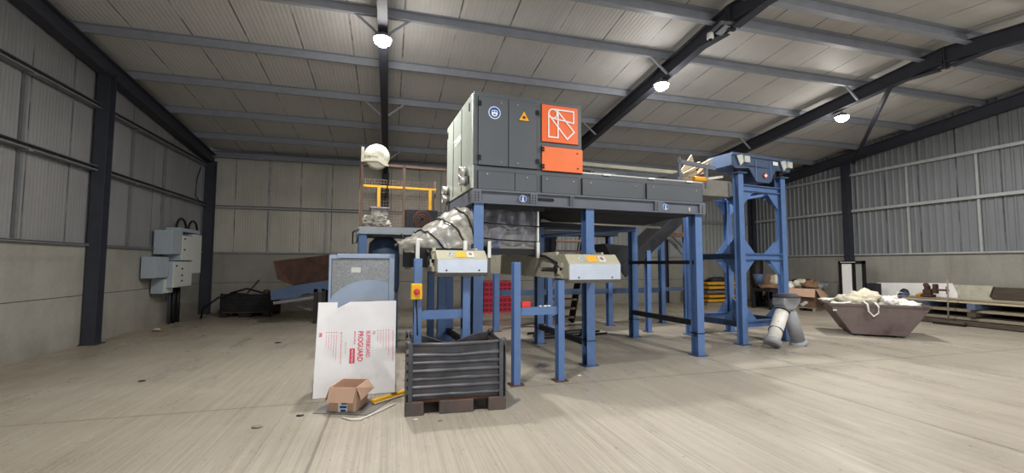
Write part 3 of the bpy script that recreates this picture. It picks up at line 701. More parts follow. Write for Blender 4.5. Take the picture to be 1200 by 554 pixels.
# loose cable and pipes under the machine
g = g_(); g.tube([(3.3, 2.6, .03), (3.5, 2.5, .5), (3.45, 2.55, 1.0), (3.55, 2.6, 1.5), (3.5, 2.7, 2.2)], .03, 8); g.build('hanging_cable', M['ink'], None, label='dark loose cable hanging behind the middle machine legs', cat='cable')
for i in range(3):
    g = g_(); g.tube([(2.3, 2.6+.35*i, .03), (4.1, 2.75+.35*i, .03)], .025, 8); g.build('floor_pipe', M['dark'], None, label=('thin dark pipe lying on floor behind the machine legs, closest of three', 'thin dark pipe lying on floor behind the machine legs, middle of three', 'thin dark pipe lying on floor behind the machine legs, furthest back of three')[i], cat='pipe', group='pipes on the floor behind the legs')
# ------------------------------------------------------------------ red crates
def crate(lab, x, y, z, w=.98, d=.8, h=.525):
    t = thing('plastic_crate', lab, 'crate', (x, y, z), A, group='red crates behind the machine leg')
    Fm = frame((x, y, z), A); a, b = w/2, d/2
    g = G(Fm)
    for s in (-1, 1):
        for q in range(7):
            xx = -a + w*q/6; g.box(xx-.012, xx+.012, s*b-.012, s*b+.012, 0, h)
        for q in range(5):
            yy = -b + d*q/4; g.box(s*a-.012, s*a+.012, yy-.012, yy+.012, 0, h)
        for zz in (.0, .15, .31, h-.05):
            g.box(-a-.012, a+.012, s*b-.014, s*b+.014, zz, zz+.045); g.box(s*a-.014, s*a+.014, -b, b, zz, zz+.045)
    g.build('crate_lattice', M['redcrate'], t)
    g = G(Fm)
    for s in (-1, 1): g.box(-a, a, s*b-.003, s*b+.003, .02, h-.02); g.box(s*a-.003, s*a+.003, -b, b, .02, h-.02)
    g.build('crate_lining_panel', M['redin'], t)
    G(Fm).box(-a, a, -b, b, 0, .015).build('crate_base', M['redcrate'], t)
cx = W(3.1, 8.4, 0)
crate('red slatted plastic crate behind the machine leg, lower of two', cx.x, cx.y, 0)
crate('red slatted plastic crate behind the machine leg, upper of two', cx.x, cx.y, .53)
# ------------------------------------------------------------------ hose reel platform
pf = thing('access_platform', 'rusty railed access platform on blue legs beside the pale cabinet side', 'platform', W(-.7, 2.6, 0), A)
PV0, PV1, PU0, PU1 = 2.0, 3.35, -1.5, .12
DZ = 2.33
g = g_(); g.box(PU0, PU1, PV0, PV1, DZ-.03, DZ); g.build('deck', M['rail'], pf)
g = g_(); g.box(PU0, PU1, PV0-.04, PV0, DZ-.14, DZ-.01); g.box(PU0, PU1, PV1, PV1+.04, DZ-.14, DZ-.01); g.box(PU0-.04, PU0, PV0, PV1, DZ-.14, DZ-.01); g.build('edge_beam', M['elec2'], pf)
for u in (PU0+.07, PU1-.1):
    for v in (PV0+.07, PV1-.07):
        g = g_(); g.box(u-.07, u+.07, v-.07, v+.07, 0, DZ-.03); g.build('leg', M['blue'], pf, .004)
for u, v in ((PU0+.03, PV0), (-.72, PV0), (PU1-.03, PV0), (PU0+.03, PV1), (PU1-.03, PV1)):
    g = g_(); g.box(u-.022, u+.022, v-.022, v+.022, DZ, 3.49); g.build('post', M['rail'], pf)
g = g_(); g.box(PU0, PU1, PV0-.022, PV0+.022, 3.45, 3.495); g.build('top_rail', M['rail'], pf)
g = g_(); g.box(PU0, PU0+.04, PV0, PV1, 3.45, 3.495); g.build('top_rail', M['rail'], pf)
g = g_()
for i in range(27): g.bar((PU0+1.62*i/26, PV1+.02, DZ), (PU0+1.62*i/26, PV1+.02, 3.45), .006, .006)
for i in range(18): g.bar((PU0, PV1+.02, DZ+1.12*i/17), (PU1, PV1+.02, DZ+1.12*i/17), .006, .006)
g.build('mesh_panel', M['rail'], pf)
for pts in ([(PU0, PV0-.05, DZ-.05), (PU0-.1, PV0-.05, DZ-.12), (PU0-.1, PV0-.05, DZ-.33), (PU0-.03, PV0-.05, DZ-.30), (PU0-.01, PV0-.05, DZ-.15)], [(-.75, PV0-.05, DZ-.12), (-.68, PV0-.05, DZ-.3), (-.55, PV0-.05, DZ-.34), (-.52, PV0-.05, DZ-.22)]):
    g = g_(); g.tube(pts, .014, 8); g.build('cable_loop', M['ink'], pf)
yr = thing('yellow_guard_rail', 'yellow tubular guard rail along the back of the railed platform', 'rail', W(-.6, 3.25, DZ), A)
g = g_(); g.box(-1.42, .1, 3.23, 3.27, 3.26, 3.305); g.build('top_rail', M['yellowrail'], yr)
for u in (-1.11, -.03):
    g = g_(); g.box(u-.03, u+.03, 3.23, 3.27, DZ, 3.26); g.build('post', M['yellowrail'], yr)
hr = thing('hose_reel', 'cream round hose reel mounted on the corner of the rusty railing', 'hose reel', W(-1.22, 2.0, 3.495), A)
rc = V((-1.215, 2.02, 3.62))
g = g_(); g.lathe([(.06, -.07), (.215, -.075), (.225, -.06), (.215, -.05), (.12, -.045), (.12, .06), (.215, .07), (.225, .085), (.06, .09)], rc, (0, 1, 0), 40); dr = g.build('drum', M['reel'], hr)
g = g_(); g.lathe([(.13, -.077), (.135, -.082), (.12, -.082), (.115, -.077)], rc, (0, 1, 0), 32, caps=False); g.lathe([(.03, -.08), (.03, -.11)], rc, (0, 1, 0), 14); g.build('hub_ring', M['elec'], dr)
g = g_(); g.prism([(-1.47, 1.9, 3.55), (-1.15, 1.9, 3.57), (-1.05, 1.9, 3.50), (-1.0, 1.9, 3.44), (-1.08, 1.9, 3.44), (-1.2, 1.9, 3.52), (-1.47, 1.9, 3.50)], (0, .03, 0)); g.prism([(-1.47, 1.9, 3.68), (-1.2, 1.9, 3.64), (-1.2, 1.9, 3.60), (-1.47, 1.9, 3.62)], (0, .03, 0)); g.build('swing_arm', M['reel'], hr)
g = g_(); g.box(-1.49, -1.44, 1.9, 2.1, 3.49, 3.76); g.build('mounting_bracket', M['reel'], hr)
g = g_(); g.tube([(-1.02, 2.0, 3.5), (-1.01, 2.02, 3.2), (-1.03, 2.04, 2.95), (-1.06, 2.05, 2.86)], .012, 8); g.build('hose_end', M['ink'], hr)
g = g_(); g.lump((-1.2, 2.3, DZ), (.26, .18, .15), 3, .45, 4, 2.6, True); g.build('plastic_bag', M['bag'], None, label='crumpled clear plastic bag on the railed platform deck', cat='bag')
cr = thing('storage_crate', 'grey translucent storage crate standing behind the plastic bag on the platform', 'crate', W(-1.1, 2.75, DZ), A)
g = g_(); g.box(-1.28, -.95, 2.6, 2.95, DZ, DZ+.42); g.build('crate_body', M['crateclear'], cr, .01)
g = g_(); g.box(-1.3, -.93, 2.58, 2.97, DZ+.40, DZ+.44); g.build('crate_rim', M['girt'], cr, .005)
fb = thing('fan_box', 'dark square fan box with rusty round grille on the platform deck', 'fan', W(-.35, 2.6, DZ), A)
g = g_(); g.box(-.63, .0, 2.45, 2.9, DZ, DZ+.4); g.build('box_body', M['dark'], fb, .01)
g = g_()
for r in (.05, .09, .13, .165): g.lathe([(r, -.012), (r+.012, -.016), (r+.016, -.006)], (-.31, 2.45, DZ+.2), (0, 1, 0), 24, caps=False)
g.build('round_grille', M['rust'], fb)
g = g_(); g.lathe([(.0, 1.1), (.26, 1.12), (.30, 1.2), (.30, 1.75), (.28, 2.05), (.16, 2.17), (.0, 2.18)], (-1.02, 2.6, 0), (0, 0, 1), 30, caps=False)
for a in (0, 120, 240): g.bar((-1.02+.26*math.cos(math.radians(a)), 2.6+.26*math.sin(math.radians(a)), 0), (-1.02+.26*math.cos(math.radians(a)), 2.6+.26*math.sin(math.radians(a)), 1.25), .05, .05)
g.build('pressure_vessel', M['blue_dull'], None, label='dark blue rounded tank standing under the railed platform', cat='tank')
# ------------------------------------------------------------------ fan housing panel, board, box
fh = thing('fan_housing', 'upright galvanised fan housing with pale blue frame behind the white board', 'housing', W(-1.45, .2, 0), A)
a0, a1, v0, v1, zt = -1.88, -1.035, -.02, .32, 1.785
g = g_(); g.box(a0+.02, a1-.0, v0+.03, v1, 0, zt-.01); g.build('housing_body', M['panelside'], fh, .004)
g = g_(); g.box(a0+.04, a1-.07, v0+.018, v0+.032, .05, zt-.07); gs = g.build('galvanised_face', M['galv'], fh)
g = g_(); g.box(a0, a0+.03, v0, v0+.035, 0, zt-.02); g.box(a1-.07, a1, v0-.01, v0+.03, 0, zt); g.box(a0+.1, a1, v0-.01, v0+.03, zt-.06, zt); g.box(a0, a0+.14, v0+.005, v0+.03, zt-.07, zt-.02); g.build('face_frame', M['panelblue'], fh, .003)
def ringpoly(cu, cz, r0, r1, y, m, name, umin, umax, zmin=.05):
    g = g_(); n = 60
    for i in range(n):
        t0, t1 = 2*math.pi*i/n, 2*math.pi*(i+1)/n
        q = [(cu+r*math.cos(t)*1.0, cz+r*math.sin(t)) for r, t in ((r0, t0), (r1, t0), (r1, t1), (r0, t1))]
        q = [(min(max(p[0], umin), umax), p[1]) for p in q]
        if all(p[1] > zmin for p in q) and len(set(round(p[0], 4) for p in q)) > 1: g.prism([(p[0], y, p[1]) for p in q], (0, -.004, 0))
    return g.build(name, m, gs)
ringpoly(-1.36, .79, .43, .64, v0+.017, M['panelblue'], 'pale_ring', a0+.03, a1-.075)
ringpoly(-1.36, .79, .36, .43, v0+.0165, M['elec2'], 'inner_ring', a0+.03, a1-.075)
g = g_(); g.box(-1.60, -1.48, v0+.012, v0+.019, 1.53, 1.60); g.build('rating_plate', M['elec'], gs)
# board
bl, br = V((-.87, 5.90, .004)), V((.10, 5.94, .004)); ex = (br-bl).normalized(); tl = V((-.87, 6.235, 1.145)); ey = (tl-bl); ey = (ey - ex*ey.dot(ex)).normalized(); en = ex.cross(ey)
bd = thing('insulation_board', 'white protection board with red printing leaning on the fan housing', 'board', tuple(bl))
def B(x, y, o=0.0): return bl + ex*x + ey*y + en*o
g = G(); g.prism([B(0, 0), B(.97, 0), B(.985, 1.19), B(.39, 1.185), B(.235, 1.105), B(.235, 1.185), B(.0, 1.185)], -en*.012); g.build('white_sheet', M['board'], bd)
def bt(body, x, y, size, m, sx=1.0, bold=0.0, name='printed_line'):
    return text(name, body, size, m, bd, B(x, y, .0016), -ey, ex, sx, bold)
bt('BUFFERBOARD', .605, .795, .073, M['red_print'], .70, .0012)
bt('PROGUARD', .505, .795, .09, M['red_print'], .80, .002)
bt('FB', .685, .79, .045, M['pink_print'], 1, .001)
bt('FB', .03, .79, .05, M['red_print'], 1, .002)
g = G(); g.prism([B(.405, .575, .001), B(.47, .575, .001), B(.47, .39, .001), B(.405, .39, .001)], en*.0008); g.build('red_strip', M['red_print'], bd)
text('printed_line', 'PROTECTION', .034, M['board'], bd, B(.425, .562, .003), -ey, ex, .76, .0006)
bt('MADE IN THE UK', .455, .795, .026, M['red_print'], .85, .0005)
rr = random.Random(3)
def lines(xs, y0, lens, m, w=.006):
    for x, ln in zip(xs, lens):
        g = G(); y = y0
        while y > y0-ln:
            seg = rr.uniform(.012, .035); e = max(y-seg, y0-ln)
            g.prism([B(x-w/2, y, .001), B(x+w/2, y, .001), B(x+w/2, e, .001), B(x-w/2, e, .001)], en*.0006); y = e-.007
        g.build('printed_text_line', m, bd)
lines((.945,), .79, (.40,), M['pink_print'], .009)
lines((.75, .785, .82, .855, .89), .77, (.12, .15, .2, .24, .3), M['pink_print'])
lines((.355, .33), .66, (.15, .0), M['pink_print'])
lines((.30, .285), .79, (.40, .02), M['pink_print'], .009)
lines((.24, .21, .18, .15, .12), .76, (.32, .28, .2, .18, .15), M['pink_print'])
for x in (.24, .21, .18, .15, .12, .75, .785, .82, .855, .89):
    g = G(); g.lathe([(.007, .001), (.007, .002)], B(x, .79), en, 8); g.build('printed_bullet', M['red_print'], bd)
# cardboard box
ba = math.atan2(-.09, .29); Bx = frame((-.615, 5.32, .012), ba); bw, bdp, bh = .30, .37, .265
t = thing('cardboard_box', 'small open brown cardboard box in front of the white board', 'box', (-.46, 5.45, .012), ba)
def gb(): return G(Bx)
g = gb(); th = .006
g.box(0, bw, 0, th, 0, bh); g.box(0, bw, bdp-th, bdp, 0, bh); g.box(0, th, th, bdp-th, 0, bh); g.box(bw-th, bw, th, bdp-th, 0, bh); g.box(0, bw, 0, bdp, 0, th)
bb_ = g.build('box_body', M['card'], t)
g = gb(); g.box(th, bw-th, th, bdp-th, th, .012); g.build('box_inside', M['card_in'], t)
def flap(pts, n_):
    g = gb(); g.prism(pts, V(n_)*.006); g.build('flap', M['card'], t)
flap([(.0, -.002, bh), (bw, -.002, bh), (bw-.015, -.04, bh-.155), (-.01, -.04, bh-.155)], (0, .7, .3))
flap([(bw, .01, bh), (bw, bdp-.01, bh), (bw+.075, bdp-.0, bh-.10), (bw+.05, .02, bh-.14)], (.7, 0, .4))
flap([(0, .01, bh), (0, bdp-.01, bh), (-.04, bdp-.03, bh-.14), (-.045, .0, bh-.15)], (-.7, 0, .4))
flap([(0, bdp, bh), (bw, bdp, bh), (bw-.01, bdp+.05, bh-.14), (.01, bdp+.05, bh-.14)], (0, .8, .3))
g = gb(); g.box(.105, .205, -.0035, -.0008, .0, .11); lb = g.build('shipping_label', M['white'], bb_)
g = gb(); g.box(.135, .19, -.0055, -.0037, .004, .03); g.box(.125, .2, -.0055, -.0037, .042, .068); g.box(.14, .205, -.0055, -.0037, .082, .105); g.build('label_print', M['sticker_blue'], lb)
# flat grey patch and strap on floor below the box
g = G(); g.prism([(-.78, 5.34, .003), (-.2, 5.12, .003), (.0, 5.5, .003), (.1, 5.72, .003), (-.6, 5.72, .003), (-.74, 5.5, .003)], (0, 0, .004)); g.build('flat_floor_patch', M['floorpatch'], None, label='thin flat grey patch on the floor under the cardboard box', cat='sheet')
g = G(); g.tube([(-.46, 5.10, .012), (-.36, 5.0, .014), (-.27, 4.98, .014), (-.18, 5.08, .012), (-.08, 5.2, .012), (.1, 5.42, .012)], .008, 6); g.build('packing_strap', M['rag'], None, label='pale packing strap curling on floor beside the cardboard box', cat='strap')
yb = thing('yellow_spirit_level', 'yellow bar lying on the floor between cardboard box and stillage', 'bar', (.03, 5.64, .012), math.atan2(.29, .36))
Fy = frame((.03, 5.64, .012), math.atan2(.29, .36))
G(Fy).box(-.25, .24, -.03, .03, 0, .05).build('bar_body', M['yellow'], yb, .012)
g = G(Fy); g.box(-.24, .23, -.036, -.03, .002, .012); g.build('pale_edge', M['rag'], yb)
g = G(Fy); g.box(.02, .1, -.032, .015, .045, .053); g.build('worn_slot', M['rust'], yb)
# ------------------------------------------------------------------ stillage
def stillage(t, Fs, w, d, h, m, mi, mp, dent=0.0):
    n = 6
    def wall(p0, p1, outn, name, dt=0.0):
        rows = []; zs0 = .16; L = 24
        for k in range(n*10+1):
            f = k/(n*10); z = zs0 + (h-zs0)*f; ph = (min(f/.86, 1.0)*n) % 1.0; o = .03*max(0.0, 1-abs(ph-.5)/.22) - .008
            rows.append([])
            for i in range(L+1):
                s = i/L; p = V(p0).lerp(V(p1), s)
                dn = dt*math.exp(-((s-.52)/.25)**2)*max(0, f-.55)/.45
                wob = .012*noise.noise(V((s*4, f*3, p.x*3+p.y)))
                rows[-1].append(p + V(outn)*(o+wob-dn*.6) + V((0, 0, z-dn*.7)))
        g = G(Fs); g.grid(rows); o_ = g.build(name, m, t, solid=.008); return o_
    a, b = w/2, d/2
    wall((-a, -b, 0), (a, -b, 0), (0, -1, 0), 'corrugated_side', dent*.2)
    wall((a, b, 0), (-a, b, 0), (0, 1, 0), 'corrugated_side', dent)
    wall((-a, b, 0), (-a, -b, 0), (-1, 0, 0), 'corrugated_side'); wall((a, -b, 0), (a, b, 0), (1, 0, 0), 'corrugated_side')
    for sx in (-1, 1):
        for sy in (-1, 1):
            x, y = sx*a, sy*b
            g = G(Fs); g.box(min(x, x-sx*.045), max(x, x-sx*.045), min(y+sy*.034, y+sy*.022), max(y+sy*.034, y+sy*.022), .03, h+.005); g.box(min(x+sx*.034, x+sx*.022), max(x+sx*.034, x+sx*.022), min(y+sy*.03, y-sy*.07), max(y+sy*.03, y-sy*.07), .03, h+.03)
            g.lathe([(.034, h-.05), (.038, h+.0), (.028, h+.03)], (x, y, 0), (0, 0, 1), 8); g.build('corner_post', m, t)
            x0, x1 = sorted((x+sx*.03, x-sx*.17)); y0, y1 = sorted((y+sy*.035, y-sy*.13))
            g = G(Fs); g.box(x0, x1, y0, y1, 0, .145); g.build('foot', mp, t, .006)
    for y0, y1 in ((-b-.03, -b+.12), (b-.12, b+.03)):
        g = G(Fs); g.box(-.19, .19, y0, y1, .0, .14); g.build('centre_skid', mp, t, .006)
    g = G(Fs); g.box(-a, a, -b, b, .13, .16); g.build('floor_plate', mi, t)
    g = G(Fs)
    g.box(-a+.01, a-.01, -b+.03, -b+.036, .16, h-.12); g.box(-a+.03, -a+.036, -b+.03, b-.03, .16, h-.06); g.box(a-.036, a-.03, -b+.03, b-.03, .16, h-.06); g.box(-a+.01, a-.01, b-.036, b-.03, .16, h-.17)
    g.build('rusty_lining', mi, t)
    g = G(Fs)
    g.tube([(-a, -b-.0, h-.01), (-.1, -b-.01, h-.02), (.2, -b, h-.015), (a, -b, h-.005)], .022, 8); g.build('top_rim', m, t)
sa = math.atan2(-.04, 1.10)
st_ = thing('steel_stillage', 'worn black corrugated steel stillage bin in front of the conveyor legs', 'bin', (.765, 5.36, 0), sa)
stillage(st_, frame((.765, 5.36, 0), sa), 1.06, .76, .77, M['stillage'], M['stillin'], M['stillrust'], .16)
s2 = thing('steel_stillage', 'dark corrugated stillage bin standing by the back wall under the rusty hopper', 'bin', (-4.2, 15.75, 0), math.radians(-6))
stillage(s2, frame((-4.2, 15.75, 0), math.radians(-6)), 1.35, .9, .70, M['dark'], M['stillin'], M['dark'], .1)
for i, (pts, lab) in enumerate((([(-4.6, 15.5, .72), (-4.95, 15.2, .62), (-5.3, 15.05, .3), (-5.35, 15.1, .02)], 'black hose trailing out of the back wall stillage to the floor'),
    ([(-4.75, 15.5, .72), (-4.3, 15.6, .86), (-3.9, 15.7, .72)], 'black hose arching over the rim of the back wall stillage'))):
    G().tube(pts, .03, 8).build('rubber_hose', M['ink'], None, label=lab, cat='hose')
G().bar((-4.4, 15.7, .6), (-4.0, 15.7, 1.12), .05, .05).build('scrap_bar', M['rust'], None, label='rusty bar standing out of the back wall stillage', cat='bar')
G().lump((-3.75, 15.7, .62), (.14, .12, .12), 4).build('scrap_lump', M['rust'], None, label='dark rusty lump on top of the back wall stillage', cat='scrap')
# ------------------------------------------------------------------ rusty hopper on inclined conveyor
hp = thing('hopper_conveyor', 'blue inclined feed conveyor with a rusty brown hopper at the back wall', 'conveyor', (-2.2, 13.5, 0))
y0, y1 = 13.2, 14.5
for y in (y0, y1):
    g = G(); g.prism([(-3.08, y, .91), (-2.66, y, 1.02), (-.6, y, 1.36), (-.6, y, 1.12), (-2.3, y, .80), (-2.36, y, .72), (-3.06, y, .66)], (0, .06, 0)); g.build('side_beam', M['blue_dull'], hp)
g = G(); g.prism([(-3.08, y0+.06, .70), (-3.08, y0+.06, .9), (-.6, y0+.06, 1.32), (-.6, y0+.06, 1.16)], (0, y1-y0-.06, 0)); g.build('belt', M['black'], hp)
g = G(); g.quad((-3.0, y0-.15, 1.71), (-1.2, y0-.15, 1.95), (-1.2, y0+.1, 1.26), (-2.55, y0+.1, 1.05), ); g.quad((-3.0, y0-.15, 1.71), (-2.91, y0-.05, 1.22), (-2.55, y0+.1, 1.05)); g.quad((-3.0, y0-.15, 1.71), (-3.0, y1+.2, 1.71), (-2.55, y1-.05, 1.05), (-2.55, y0+.1, 1.05)); g.quad((-3.0, y1+.2, 1.71), (-1.2, y1+.2, 1.95), (-1.2, y1-.05, 1.26), (-2.55, y1-.05, 1.05)); g.quad((-1.2, y0-.15, 1.95), (-1.2, y1+.2, 1.95), (-1.2, y1-.05, 1.26), (-1.2, y0+.1, 1.26))
hb = g.build('hopper', M['rustdark'], hp, solid=.02)
for x in (-2.5, -1.95, -1.5):
    z = 1.71+(x+3)*.133; g = G(); g.bar((x, y0-.165, z), (x+.12, y0+.09, z-.58), .02, .02, (0, -1, 0)); g.build('stiffener_rib', M['rust'], hb)
for x in (-1.95, -1.75):
    g = G(); g.box(x-.05, x+.05, y0, y0+.1, 0, .95); g.build('leg', M['dark'], hp)
for x, y in ((-1.85, y1), (-.75, y0), (-.75, y1)):
    g = G(); g.box(x-.05, x+.05, y-.05, y+.05, 0, 1.05); g.build('leg', M['dark'], hp)
g = G(); g.bar((-2.9, y0+.3, .62), (-1.9, y0+.3, .28), .04, .05); g.bar((-2.5, y0+.5, .7), (-1.9, y0+.5, .18), .04, .05); g.bar((-3.0, y0+.02, .58), (-2.0, y0+.02, .72), .04, .08); g.build('brace', M['girt'], hp)
# ------------------------------------------------------------------ electrical cabinets on the gable wall
def enclosure(y0, y1, z0, z1, d, lab, m='elec', door=True, locks=(), wall=XL+.1):
    t = thing('electrical_enclosure', lab, 'electrical cabinet', (wall+d/2, (y0+y1)/2, z0), 0, 'electrical cabinets on the gable wall')
    G().box(XL+.045, wall+d, y0, y1, z0, z1).build('cabinet_body', M['elec2'], t, .008)
    if door: dd = G().box(wall+d, wall+d+.02, y0+.012, y1-.012, z0+.012, z1-.012).build('door', M[m], t, .006)
    else: dd = t
    for y, z in locks: G().lathe([(.022, 0), (.018, .03)], (wall+d+.02, y, z), (1, 0, 0), 10).build('door_lock', M['ink'], dd if door else t)
    return t
enclosure(13.42, 14.02, 1.88, 2.52, .34, 'pale blue-grey electrical cabinet at the top of the group, nearest the camera', 'elec2')
enclosure(13.94, 14.66, 1.72, 2.42, .36, 'pale grey electrical cabinet with two black locks under the cable loops', locks=((14.08, 2.32), (14.08, 2.02)))
enclosure(14.68, 15.3, 1.35, 2.50, .34, 'tall narrow pale grey electrical cabinet beside the corner column')
enclosure(12.88, 13.5, 1.27, 1.81, .26, 'blue-grey side electrical cabinet sticking out at the lower near edge', 'elec2')
enclosure(13.52, 14.66, 1.0, 1.70, .36, 'wide pale grey electrical cabinet in the middle with three black locks', locks=((13.66, 1.58), (14.0, 1.5), (14.0, 1.32), (14.0, 1.17)))
enclosure(13.4, 13.9, .86, 1.24, .22, 'small pale grey electrical cabinet at the bottom of the group', 'elec')
G().box(XL+.1, XL+.44, 13.9, 15.2, 2.52, 2.62).build('cable_trunking', M['elec2'], None, .005, label='grey cable trunking along the top of the electrical cabinets', cat='trunking')
for y, lab in ((14.0, 'black cable loop arching over the electrical cabinets, nearer the camera'), (14.75, 'black cable loop arching over the electrical cabinets, nearer the corner column')):
    G().tube([(XL+.3, y, 2.6), (XL+.3, y+.02, 2.72), (XL+.3, y+.09, 2.82), (XL+.3, y+.19, 2.88), (XL+.3, y+.3, 2.90), (XL+.3, y+.41, 2.88), (XL+.3, y+.51, 2.82), (XL+.3, y+.58, 2.72), (XL+.3, y+.6, 2.6)], .03, 10).build('cable_loop', M['ink'], None, label=lab, cat='cable', group='cable loops over the electrical cabinets')
for y, lab in ((14.0, 'thin grey conduit dropping from the cabinets to the floor'), (14.22, 'thick black conduit dropping from the cabinets to the floor, first of two'), (14.5, 'thick black conduit dropping from the cabinets to the floor, second of two')):
    r = .028 if 'thin' in lab else .055
    G().tube([(XL+.22, y, 1.0), (XL+.22, y+.02, .5), (XL+.22, y+.03, 0)], r, 12).build('cable_conduit', M['steel' if 'thin' in lab else 'ink'], None, label=lab, cat='conduit')
G().tube([(XL+.12, 15.9, 4.7), (XL+.1, 15.7, 4.3), (XL+.1, 15.65, 3.75), (XL+.12, 15.9, 3.62), (XL+.12, 16.4, 3.6)], .016, 6).build('wall_cable', M['ink'], None, label='black cable hanging down the gable sheeting near the corner', cat='cable')
# ------------------------------------------------------------------ tower with vibrating feeder
ta = math.atan2(.18, 1.29); T = frame((7.09, 7.56, 0), ta)
tw = thing('feeder_tower', 'tall blue steel tower frame with corner gussets carrying the feeder', 'tower', (7.09, 7.56, 0), ta)
TW, TD = 1.32, 1.40
def gt(): return G(T)
for u in (0, TW):
    for v in (0, TD):
        g = gt(); g.ibeam((u, v, .0), (u, v, 3.58),   .145, .15, (0, 1, 0), .016); o = g.build('leg', M['blue'], tw)
        g = gt(); g.box(u-.12, u+.12, v-.12, v+.12, 0, .018); g.build('foot_plate', M['blue_dull'], o)
        g = gt(); g.box(u-.13, u+.13, v-.13, v+.13, 3.58, 3.6); g.build('top_plate', M['blue_dull'], o)
for z in (.42, 1.83, 3.29):
    for v in (0, TD):
        g = gt(); g.ibeam((.08, v, z), (TW-.08, v, z), .12, .13); g.build('cross_beam', M['blue'], tw)
    for u in (0, TW):
        g = gt(); g.ibeam((u, .08, z), (u, TD-.08, z), .12, .13); g.build('cross_beam', M['blue_dull' if z < 2 else 'blue'], tw)
GS = .36
def gusset(pts, e):
    g = gt(); g.prism(pts, e); g.build('gusset', M['blue'], tw)
for z, s in ((.485, 1), (1.765, -1), (1.895, 1), (3.225, -1)):
    for v in (0, TD):
        for u, q in ((.085, 1), (TW-.085, -1)): gusset([(u, v-.006, z), (u+q*GS, v-.006, z), (u, v-.006, z+s*GS)], (0, .012, 0))
    for u in (0, TW):
        for v, q in ((.085, 1), (TD-.085, -1)): gusset([(u-.006, v, z), (u-.006, v+q*GS, z), (u-.006, v, z+s*GS)], (.012, 0, 0))
vf = thing('vibrating_feeder', 'dark blue feeder trough with central funnel mounted on top of the tower', 'feeder', tuple(T @ V((.6, .6, 3.6))), ta)
g = gt(); g.prism([(-.30, -.12, 3.98), (1.5, -.12, 3.94), (1.5, -.12, 3.76), (1.05, -.12, 3.74), (.82, -.12, 3.42), (.42, -.12, 3.42), (.2, -.12, 3.70), (-.2, -.12, 3.66), (-.30, -.12, 3.72)], (0, .02, 0))
g.build('side_plate', M['blue_dull'], vf)
g = gt(); g.prism([(-.30, .5, 3.98), (1.5, .5, 3.94), (1.5, .5, 3.76), (-.30, .5, 3.72)], (0, .02, 0)); g.build('side_plate', M['blue_dull'], vf)
g = gt(); g.box(-.30, 1.5, -.12, .5, 3.72, 3.76); g.build('trough_pan', M['blue_dull'], vf)
g = gt(); g.box(.44, .8, -.08, .45, 3.43, 3.72); g.build('funnel', M['blue_dull'], vf)
for ua, ub, zt in ((-.32, -.29, 3.98), (1.48, 1.51, 3.94)):
    g = gt(); g.box(ua, ub, -.12, .5, 3.72, zt); g.build('end_plate', M['blue_dull'], vf)
g = gt(); g.box(-.32, 1.53, -.15, -.12, 3.93, 3.99); g.build('top_flange', M['blue_dull'], vf)
for u in (.38, .84):
    g = gt(); g.prism([(u, -.14, 3.9), (u+.02, -.14, 3.9), (u+.02, -.14, 3.45), (u, -.14, 3.45)], (0, .03, 0)); g.build('stiffener_rib', M['blue'], vf)
for u in (-.05, TW-.02):
    g = gt(); g.lathe([(.06, 0), (.06, .14)], (u, -.02, 3.6), (0, 0, 1), 12); g.build('spring_mount', M['ink'], vf)
    g = gt(); g.prism([(u-.16, -.17, 3.92), (u+.0, -.17, 3.95), (u+.03, -.17, 3.8), (u-.06, -.17, 3.72)], (0, .02, 0)); g.build('mount_cap', M['elec'], vf)
    g = gt(); g.box(u+.05, u+.2, -.19, -.14, 3.8, 3.93); g.build('mount_bracket', M['elec'], vf)
g = gt(); g.box(.92, 1.08, -.146, -.141, 3.82, 3.90); g.build('white_label', M['white'], vf)
g = gt(); g.prism([(.60, -.146, 3.57), (.69, -.146, 3.64), (.76, -.146, 3.57), (.67, -.146, 3.5)], (0, .006, 0)); g.build('hazard_label', M['sticker_red'], vf)
g = gt(); g.prism([(.625, -.149, 3.57), (.685, -.149, 3.61), (.73, -.149, 3.57), (.67, -.149, 3.53)], (0, .004, 0)); g.build('hazard_label', M['white'], vf)
# scrap pieces on the infeed head
rs = random.Random(11)
for i, (u, v, z, dx, dz, m) in enumerate(((4.75, .95, 3.48, .85, .42, 'woodpale'), (4.9, 1.2, 3.47, .7, .2, 'rag'), (5.15, 1.0, 3.47, .55, .38, 'scrap'), (5.35, 1.3, 3.46, .45, .45, 'scrap'), (5.0, 1.45, 3.46, .75, .5, 'woodpale'), (5.4, .9, 3.46, .45, .08, 'rag'))):
    labs = ['long pale offcut leaning up on the infeed head', 'white strip lying across the infeed head', 'brown offcut tilted up on the infeed head near the tower', 'brown offcut standing steep at the tower end of the infeed head', 'pale offcut pointing up behind the others on the infeed head', 'short white strip at the edge of the infeed head']
    g = g_(); g.bar((u, v, z), (u+dx, v+rs.uniform(-.2, .2), z+dz), .10, .05); g.build('wood_offcut', M[m], None, label=labs[i], cat='offcut', group='offcuts on the infeed head')
g = g_(); g.prism([(4.72, 1.0, 3.46), (5.3, 1.0, 3.52), (5.18, 1.05, 4.0)], (0, .03, 0)); g.build('triangular_offcut', M['woodpale'], None, label='pale triangular board standing among offcuts on the infeed head', cat='offcut')
